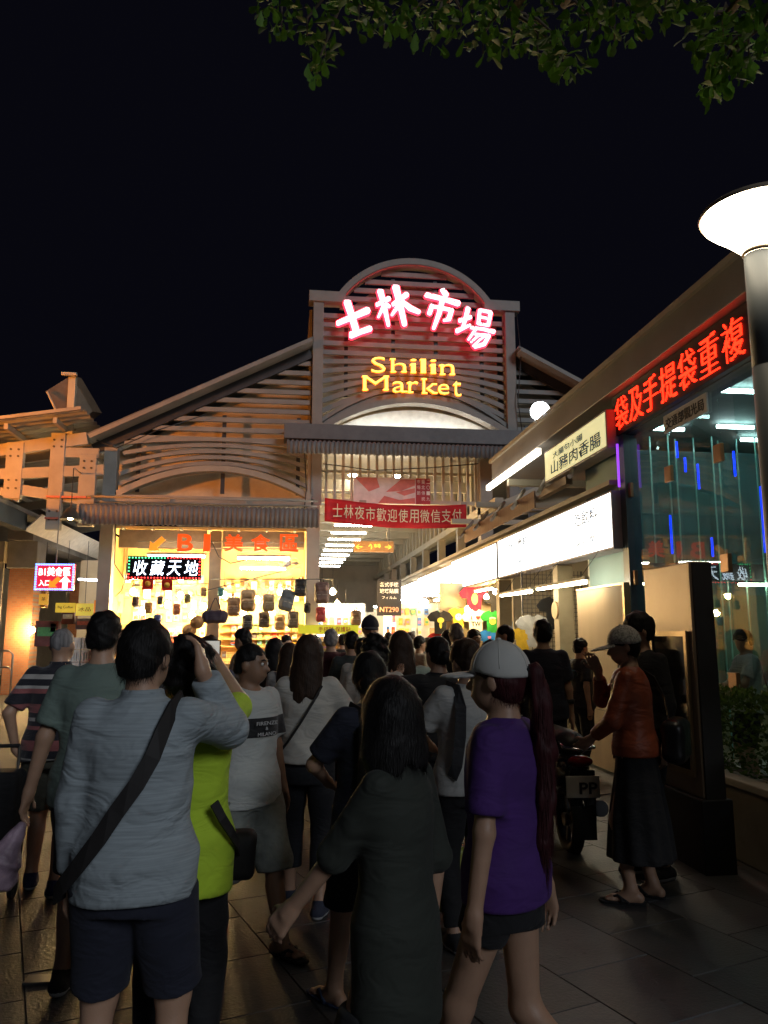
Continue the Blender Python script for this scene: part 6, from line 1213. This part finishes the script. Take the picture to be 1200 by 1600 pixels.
# 10 white tee with backpack strap
p10 = person(728, 4.5, 1006, 'person in white T-shirt with grey backpack strap beside the white cap', face=-14, top=dict(mat=cloth('white', (.52,.52,.50)), hem=.84, loose=.035, sleeve=.78, sr=.034), bottom=dict(kind='pants', hem=.12, mat=black, loose=.02), hair='fringe', hm=HBR, h=.0115, head=(-12,8,0), hands=[((-.10,.30,1.06),(-1,-.5,0)), ((.14,.30,1.10),(1,-.5,0))], shoes=dict(kind='sneaker', mat=black))
strap('grey_backpack', 'dark grey backpack strap over the white T-shirt near the white cap', 'bag', p10[0], [(-.10,.12,1.30),(-.11,.03,1.45),(-.105,-.08,1.43),(-.115,-.15,1.33),(-.13,-.17,1.18),(-.15,-.16,1.02),(-.16,-.12,.95)], .06, cloth('grey_web', (.05,.05,.055)))
q = wpt(p10[0], (-.08,.10,.35)); sb_ = thing('yellow_carrier_bag', 'yellow green carrier bag hanging low between the olive tunic and purple shirt', 'bag', q); softbag(sb_, (q.x, q.y, q.z), (.09,.05,.17), M('yellow_film', (.30,.30,.05), rough=.4, bump=.3), .03, name='bag_body')
for sx in (-.04,.04): MB().tube([(q.x+sx, q.y, q.z+.15), (q.x+sx*.4, q.y, q.z+.42)], .006, 5).build('handle', M('yellow_film', (.3,.3,.05)), sb_)
# 11 orange top woman with patterned cap; companion behind
capm = M('cap_pattern', (.38,.37,.35), rough=.8, var=.65, scale=70)
p11 = person(985, 5.25, 986, 'woman in rust orange top, patterned cap and long black skirt beside the display pylon', face=-52, top=dict(mat=cloth('rust_satin', (.30,.062,.022), rough=.45, bump=.1), hem=.90, loose=.026, sleeve=1.75, sr=.020, amp=.009), bottom=dict(kind='skirt', hem=.26, mat=black, flare=.07), hair='ponytail', h=.0105, head=(-26,12,0), build=.93, cap_hat=capm, lean=.05, hands=[((-.12,.27,.98),(-.7,-.6,-.3)), ((-.02,.22,1.42),(.9,-.3,-.8),(-.2,.3,.8))], feet=((-.10,.05,-.3),(.10,-.04,.2)), shoes=dict(kind='sandal', mat=black), toes=True)
strap('black_tote', 'soft black shoulder bag hanging from the woman in the rust orange top', 'bag', p11[0], [(.14,.06,1.38),(.145,-.02,1.435),(.15,-.10,1.38),(.14,-.165,1.25),(.12,-.19,1.10)], .022, STRAP, lambda o: softbag(o, wpt(p11[0], (.10,-.235,.99)), (.16,.075,.14), M('bag_leather', (.012,.011,.012), rough=.35), .06, rz=-52))
p12 = person(1000, 5.75, 962, 'dark haired man in black facing left behind the patterned cap', face=-110, top=dict(mat=black, hem=.84, loose=.03, sleeve=1.8, sr=.022), bottom=dict(kind='pants', hem=.1, mat=black), hair='fringe', h=.0125, build=.92, head=(20,6,0), shoes=dict(kind='sneaker', mat=black))
# 12 navy T-shirt man by the pillar
p13 = person(848, 7.4, 972, 'man in navy T-shirt with back turned beside the shop pillar', face=10, top=dict(mat=navy, hem=.84, loose=.03, sleeve=.75, sr=.03), bottom=dict(kind='pants', hem=.1, mat=blk_denim), hair='short', h=.014, shoes=dict(kind='sneaker', mat=black))
# mid crowd
CR = [
 (684, 5.6, 1000, 'woman in black top raising her arm, left of the white T-shirt', -20, (.012,.012,.014), 'bun', HB, [((-.20,.30,1.42),(-1,-.2,-.3)), None], .013),
 (626, 6.2, 992, 'woman with brown bob in mint T-shirt with dark shoulder strap', 6, (.36,.45,.38), 'long', HBR, [((-.1,.3,1.1),(-1,-.4,0)), ((.2,.3,1.3),(1,-.4,0))], .013),
 (586, 5.6, 997, 'curly dark haired person in white T-shirt behind the navy shirt', 4, (.50,.48,.44), 'curly', HB, None, .013),
 (327, 6.2, 998, 'person in navy striped shirt behind the raised phone', 6, (.02,.025,.08), 'short', HBR, None, .015),
 (430, 7.8, 1002, 'woman with long black hair just right of the white T-shirt man', 0, (.05,.045,.045), 'long', HB, None, .017),
 (452, 7.2, 1010, 'woman with reddish brown hair in white beside the long haired woman', 20, (.45,.43,.40), 'long', HBR, None, .017),
 (381, 9.0, 985, 'dark haired person in profile before the bag stall shelves', -70, (.16,.13,.12), 'short', HB, None, .018),
 (447, 12.5, 995, 'small figure in red at the bag stall counter', 150, (.45,.04,.03), 'short', HB, None, .02),
 (517, 9.2, 986, 'man in maroon T-shirt with back turned before the yellow topped booth', 4, (.07,.014,.018), 'short', HGR, None, .017),
 (549, 8.6, 990, 'dark haired man in dark grey T-shirt right of the maroon T-shirt', -10, (.035,.045,.045), 'short', HB, None, .017),
 (578, 8.9, 967, 'tall man in a dark cap facing the camera in mid crowd', 178, (.12,.10,.09), 'short', HB, None, .015),
 (566, 7.9, 1000, 'dark haired person in pale shirt below the tall man in the cap', 20, (.42,.40,.36), 'short', HB, None, .017),
 (641, 12.5, 990, 'brown haired man in white shirt left of the black T-shirt display', 30, (.5,.48,.5), 'short', HBR, None, .02),
 (655, 11.5, 996, 'dark haired woman in profile under the T-shirt display', 60, (.45,.38,.3), 'short', HB, None, .02),
 (669, 14.0, 998, 'distant figure in grey at the corridor shops', 10, (.2,.2,.2), 'short', HBR, None, .022),
 (713, 9.2, 976, 'grey haired man in black with back turned below the T-shirt display', -4, (.015,.015,.018), 'crop', HGR, None, .016),
 (700, 10.5, 988, 'long dark haired woman left of the grey haired man', 0, (.02,.02,.025), 'long', HB, None, .018),
 (740, 10.0, 986, 'tanned man facing the camera right of the grey haired man', 165, (.06,.03,.02), 'short', HB, None, .017),
 (790, 8.4, 979, 'man in pink shirt with glasses looking left by the yellow garment', -80, (.50,.27,.25), 'crop', HB, None, .015),
 (766, 7.0, 1006, 'person in dark navy cap behind the white cap', 0, (.03,.03,.05), 'short', HB, None, .017),
 (607, 15.0, 990, 'distant figure in pale clothes deep in the corridor', 0, (.4,.38,.35), 'short', HB, None, .022),
 (535, 13.5, 993, 'distant figure in black near the booth', 0, (.02,.02,.02), 'short', HB, None, .022),
 (492, 11.0, 996, 'short figure in teal left of the yellow topped booth', 30, (.04,.16,.16), 'long', HB, None, .02),
 (905, 9.6, 1000, 'figure in black half hidden behind the shop pillar', 80, (.02,.02,.022), 'short', HB, None, .018),
 (260, 8.0, 1004, 'dark haired person in grey hidden behind the pale blue shirt', 0, (.1,.1,.1), 'short', HB, None, .02)]
for px, d, yt, lab, fa, col, hr, hmm, hn, hh in CR:
    rr = random.Random(px); r = person(px, d, yt, lab, face=fa, top=dict(mat=cloth('c%02d%02d%02d' % tuple(int(c*99) for c in col), col), hem=.84, loose=.03, sleeve=.78, sr=.03), bottom=dict(kind='pants' if rr.random() < .65 else 'shorts', hem=.12 if rr.random() < .5 else .46, mat=rr.choice([black, navy, blk_denim])), hair=hr, hm=hmm, h=hh, hands=hn, feet=((-.1, rr.uniform(-.12,.12)), (.1, rr.uniform(-.12,.12))), head=(rr.uniform(-15,15), rr.uniform(0,8), 0), sub=hh < .0165, eyes=abs(fa) > 140 and d < 11, cap_hat=cloth('dark_cap', (.02,.02,.03)) if ('cap ' in lab and 'behind the white cap' in lab) or 'dark cap' in lab else None, group='crowd walking toward the market entrance', skin=SKIN_D if 'tanned' in lab else None)
    if 'mint' in lab: strap('mint_shoulder_bag', 'dark strap over the mint T-shirt', 'bag', r[0], [(.05,.12,1.36),(.09,.0,1.45),(.08,-.12,1.38),(.02,-.165,1.26),(-.08,-.165,1.08),(-.18,-.1,.95)], .03, STRAP)
# person behind the glass
p14 = person(1163, 8.1, 1001, 'young man in white T-shirt looking at a phone behind the glass wall', face=-80, top=dict(mat=cloth('white', (.5,.5,.5)), hem=.84, loose=.035, sleeve=.75, sr=.03), bottom=dict(kind='shorts', hem=.5, mat=navy), hair='short', h=.015, head=(0,26,0), hands=[((-.05,.30,1.12),(-.8,-.5,-.2)), ((.05,.28,1.10),(.8,-.5,-.3))], shoes=dict(kind='sneaker', mat=black))
p14[0].location.z = .102
strap('sling_strap', 'dark sling strap of the young man behind the glass', 'bag', p14[0], [(.10,-.12,1.40),(.02,-.17,1.25),(-.08,-.17,1.08),(-.19,-.09,.95)], .03, STRAP)

# ================================================================== scooter
bk = M('scooter_black', (.008,.008,.010), rough=.22, var=.1, coat=.6); rub = M('tyre_rubber', (.012,.012,.012), rough=.85); chr_ = M('chrome', (.6,.6,.6), rough=.15, metal=1.)
q = pZ(893, 1330, 0); SC = thing('motor_scooter', 'black motor scooter parked with its rear to the camera beside the orange topped woman', 'scooter', (q.x, q.y, .012), rz=R(-3), scale=1.)
def sp(fn, lo, hi, h_, nm, mt, par=SC): return link(nm, surf(fn, lo, hi, h_, nm), mt, par)
sp(lambda P: smin(smin(ell(P, (0,.30,.58), (.17,.42,.17)), ell(P, (0,-.10,.66), (.12,.22,.10)), .06), cap(P, (0,.45,.42), (0,.78,.34), .13, .12), .06), (-.3,-.5,.1), (.3,1.1,.95), .016, 'body_shell', bk)
sp(lambda P: smin(cap(P, (0,-.02,.80), (0,.55,.80), .125, .115)+.0, ell(P, (0,.05,.83), (.13,.18,.06)), .05)+.6*np.maximum(0, .76-P[:,2]), (-.3,-.4,.6), (.3,.9,1.0), .016, 'seat', M('seat_vinyl', (.016,.016,.018), rough=.5, bump=.2))
sp(lambda P: smin(rbox(P, (0,1.02,.62), (.19,.06,.34), .05), ell(P, (0,1.12,.85), (.16,.12,.16)), .06), (-.35,.8,.15), (.35,1.4,1.15), .016, 'front_shield', bk)
sp(lambda P: smin(cap(P, (0,1.06,.9), (0,1.0,1.04), .07, .07), cap(P, (-.16,1.0,1.06), (.16,1.0,1.06), .05), .04), (-.4,.85,.8), (.4,1.25,1.2), .014, 'handlebar_cowl', bk)
for sx in (-1,1):
    MB().tube([(sx*.16,1.0,1.06),(sx*.26,.97,1.07),(sx*.36,.92,1.06)], [.02,.02,.022], 10).build('handlebar_grip', rub, SC)
    MB().tube([(sx*.22,.98,1.08),(sx*.25,.98,1.20),(sx*.28,.96,1.28)], .009, 8).build('mirror_stalk', bk, SC); sp(lambda P: ell(P, (sx*.33,.95,1.31), (.085,.018,.050)), (sx*.33-.15,.8,1.2), (sx*.33+.15,1.1,1.42), .010, 'mirror', bk)
def wheel(y):
    n = 28; mb = MB(); pts = [(0, y+.225*math.cos(2*PI*i/n), .235+.225*math.sin(2*PI*i/n)-.01) for i in range(n+1)]; o = mb.tube([(0, a, max(.0, b_)) for _, a, b_ in pts], .05, 8).build('wheel', rub, SC); mb = MB()
    for k_ in range(5): a = 2*PI*k_/5; mb.bar((0,y,.225), (0,y+.19*math.cos(a),.225+.19*math.sin(a)), .03, .03)
    mb.tube([(-.05,y,.225),(.05,y,.225)], .05, 12); mb.build('rim', dark, o)
wheel(.02); wheel(1.18)
bx('plate_bracket', (-.10,-.335,.40), (.10,-.32,.66), bk, SC); pt2 = bx('number_plate', (-.13,-.352,.46), (.13,-.337,.62), M('plate_face', (.55,.53,.48), rough=.45), SC, .004)
mb = MB(); text_into(mb, 'PP', (-.03,-.3535,.49), UX, UZ, .14, .085, ext=.002, bold=.02); mb.build('characters', M('ink_dark', (.02,.02,.03)), pt2)
sp(lambda P: ell(P, (0,-.30,.72), (.10,.05,.045)), (-.2,-.4,.6), (.2,-.1,.85), .010, 'tail_light', M('tail_lens', (.16,.01,.01), rough=.15))
MB().tube([(-.11,-.12,.84),(-.12,-.28,.82),(0,-.36,.81),(.12,-.28,.82),(.11,-.12,.84)], .014, 8).build('grab_rail', chr_, SC); MB().tube([(.13,.1,.30),(.17,-.25,.36)], [.05,.06], 12).build('muffler', dark, SC); bx('footboard', (-.17,.62,.27), (.17,1.02,.32), bk, SC, .01)
sp(lambda P: cap(P, (0,-.20,.52), (0,-.34,.40), .05, .03), (-.12,-.5,.3), (.12,0,.65), .012, 'mudguard', bk); MB().tube([(-.14,.35,.3),(-.24,.30,.01)], .012, 6).build('kick_stand', dark, SC)
# a second rear mirror arm side is hidden by the crowd; rider's open mud flap
MB().box((-.09,-.36,.16), (.09,-.352,.40)).build('mud_flap', rub, SC)
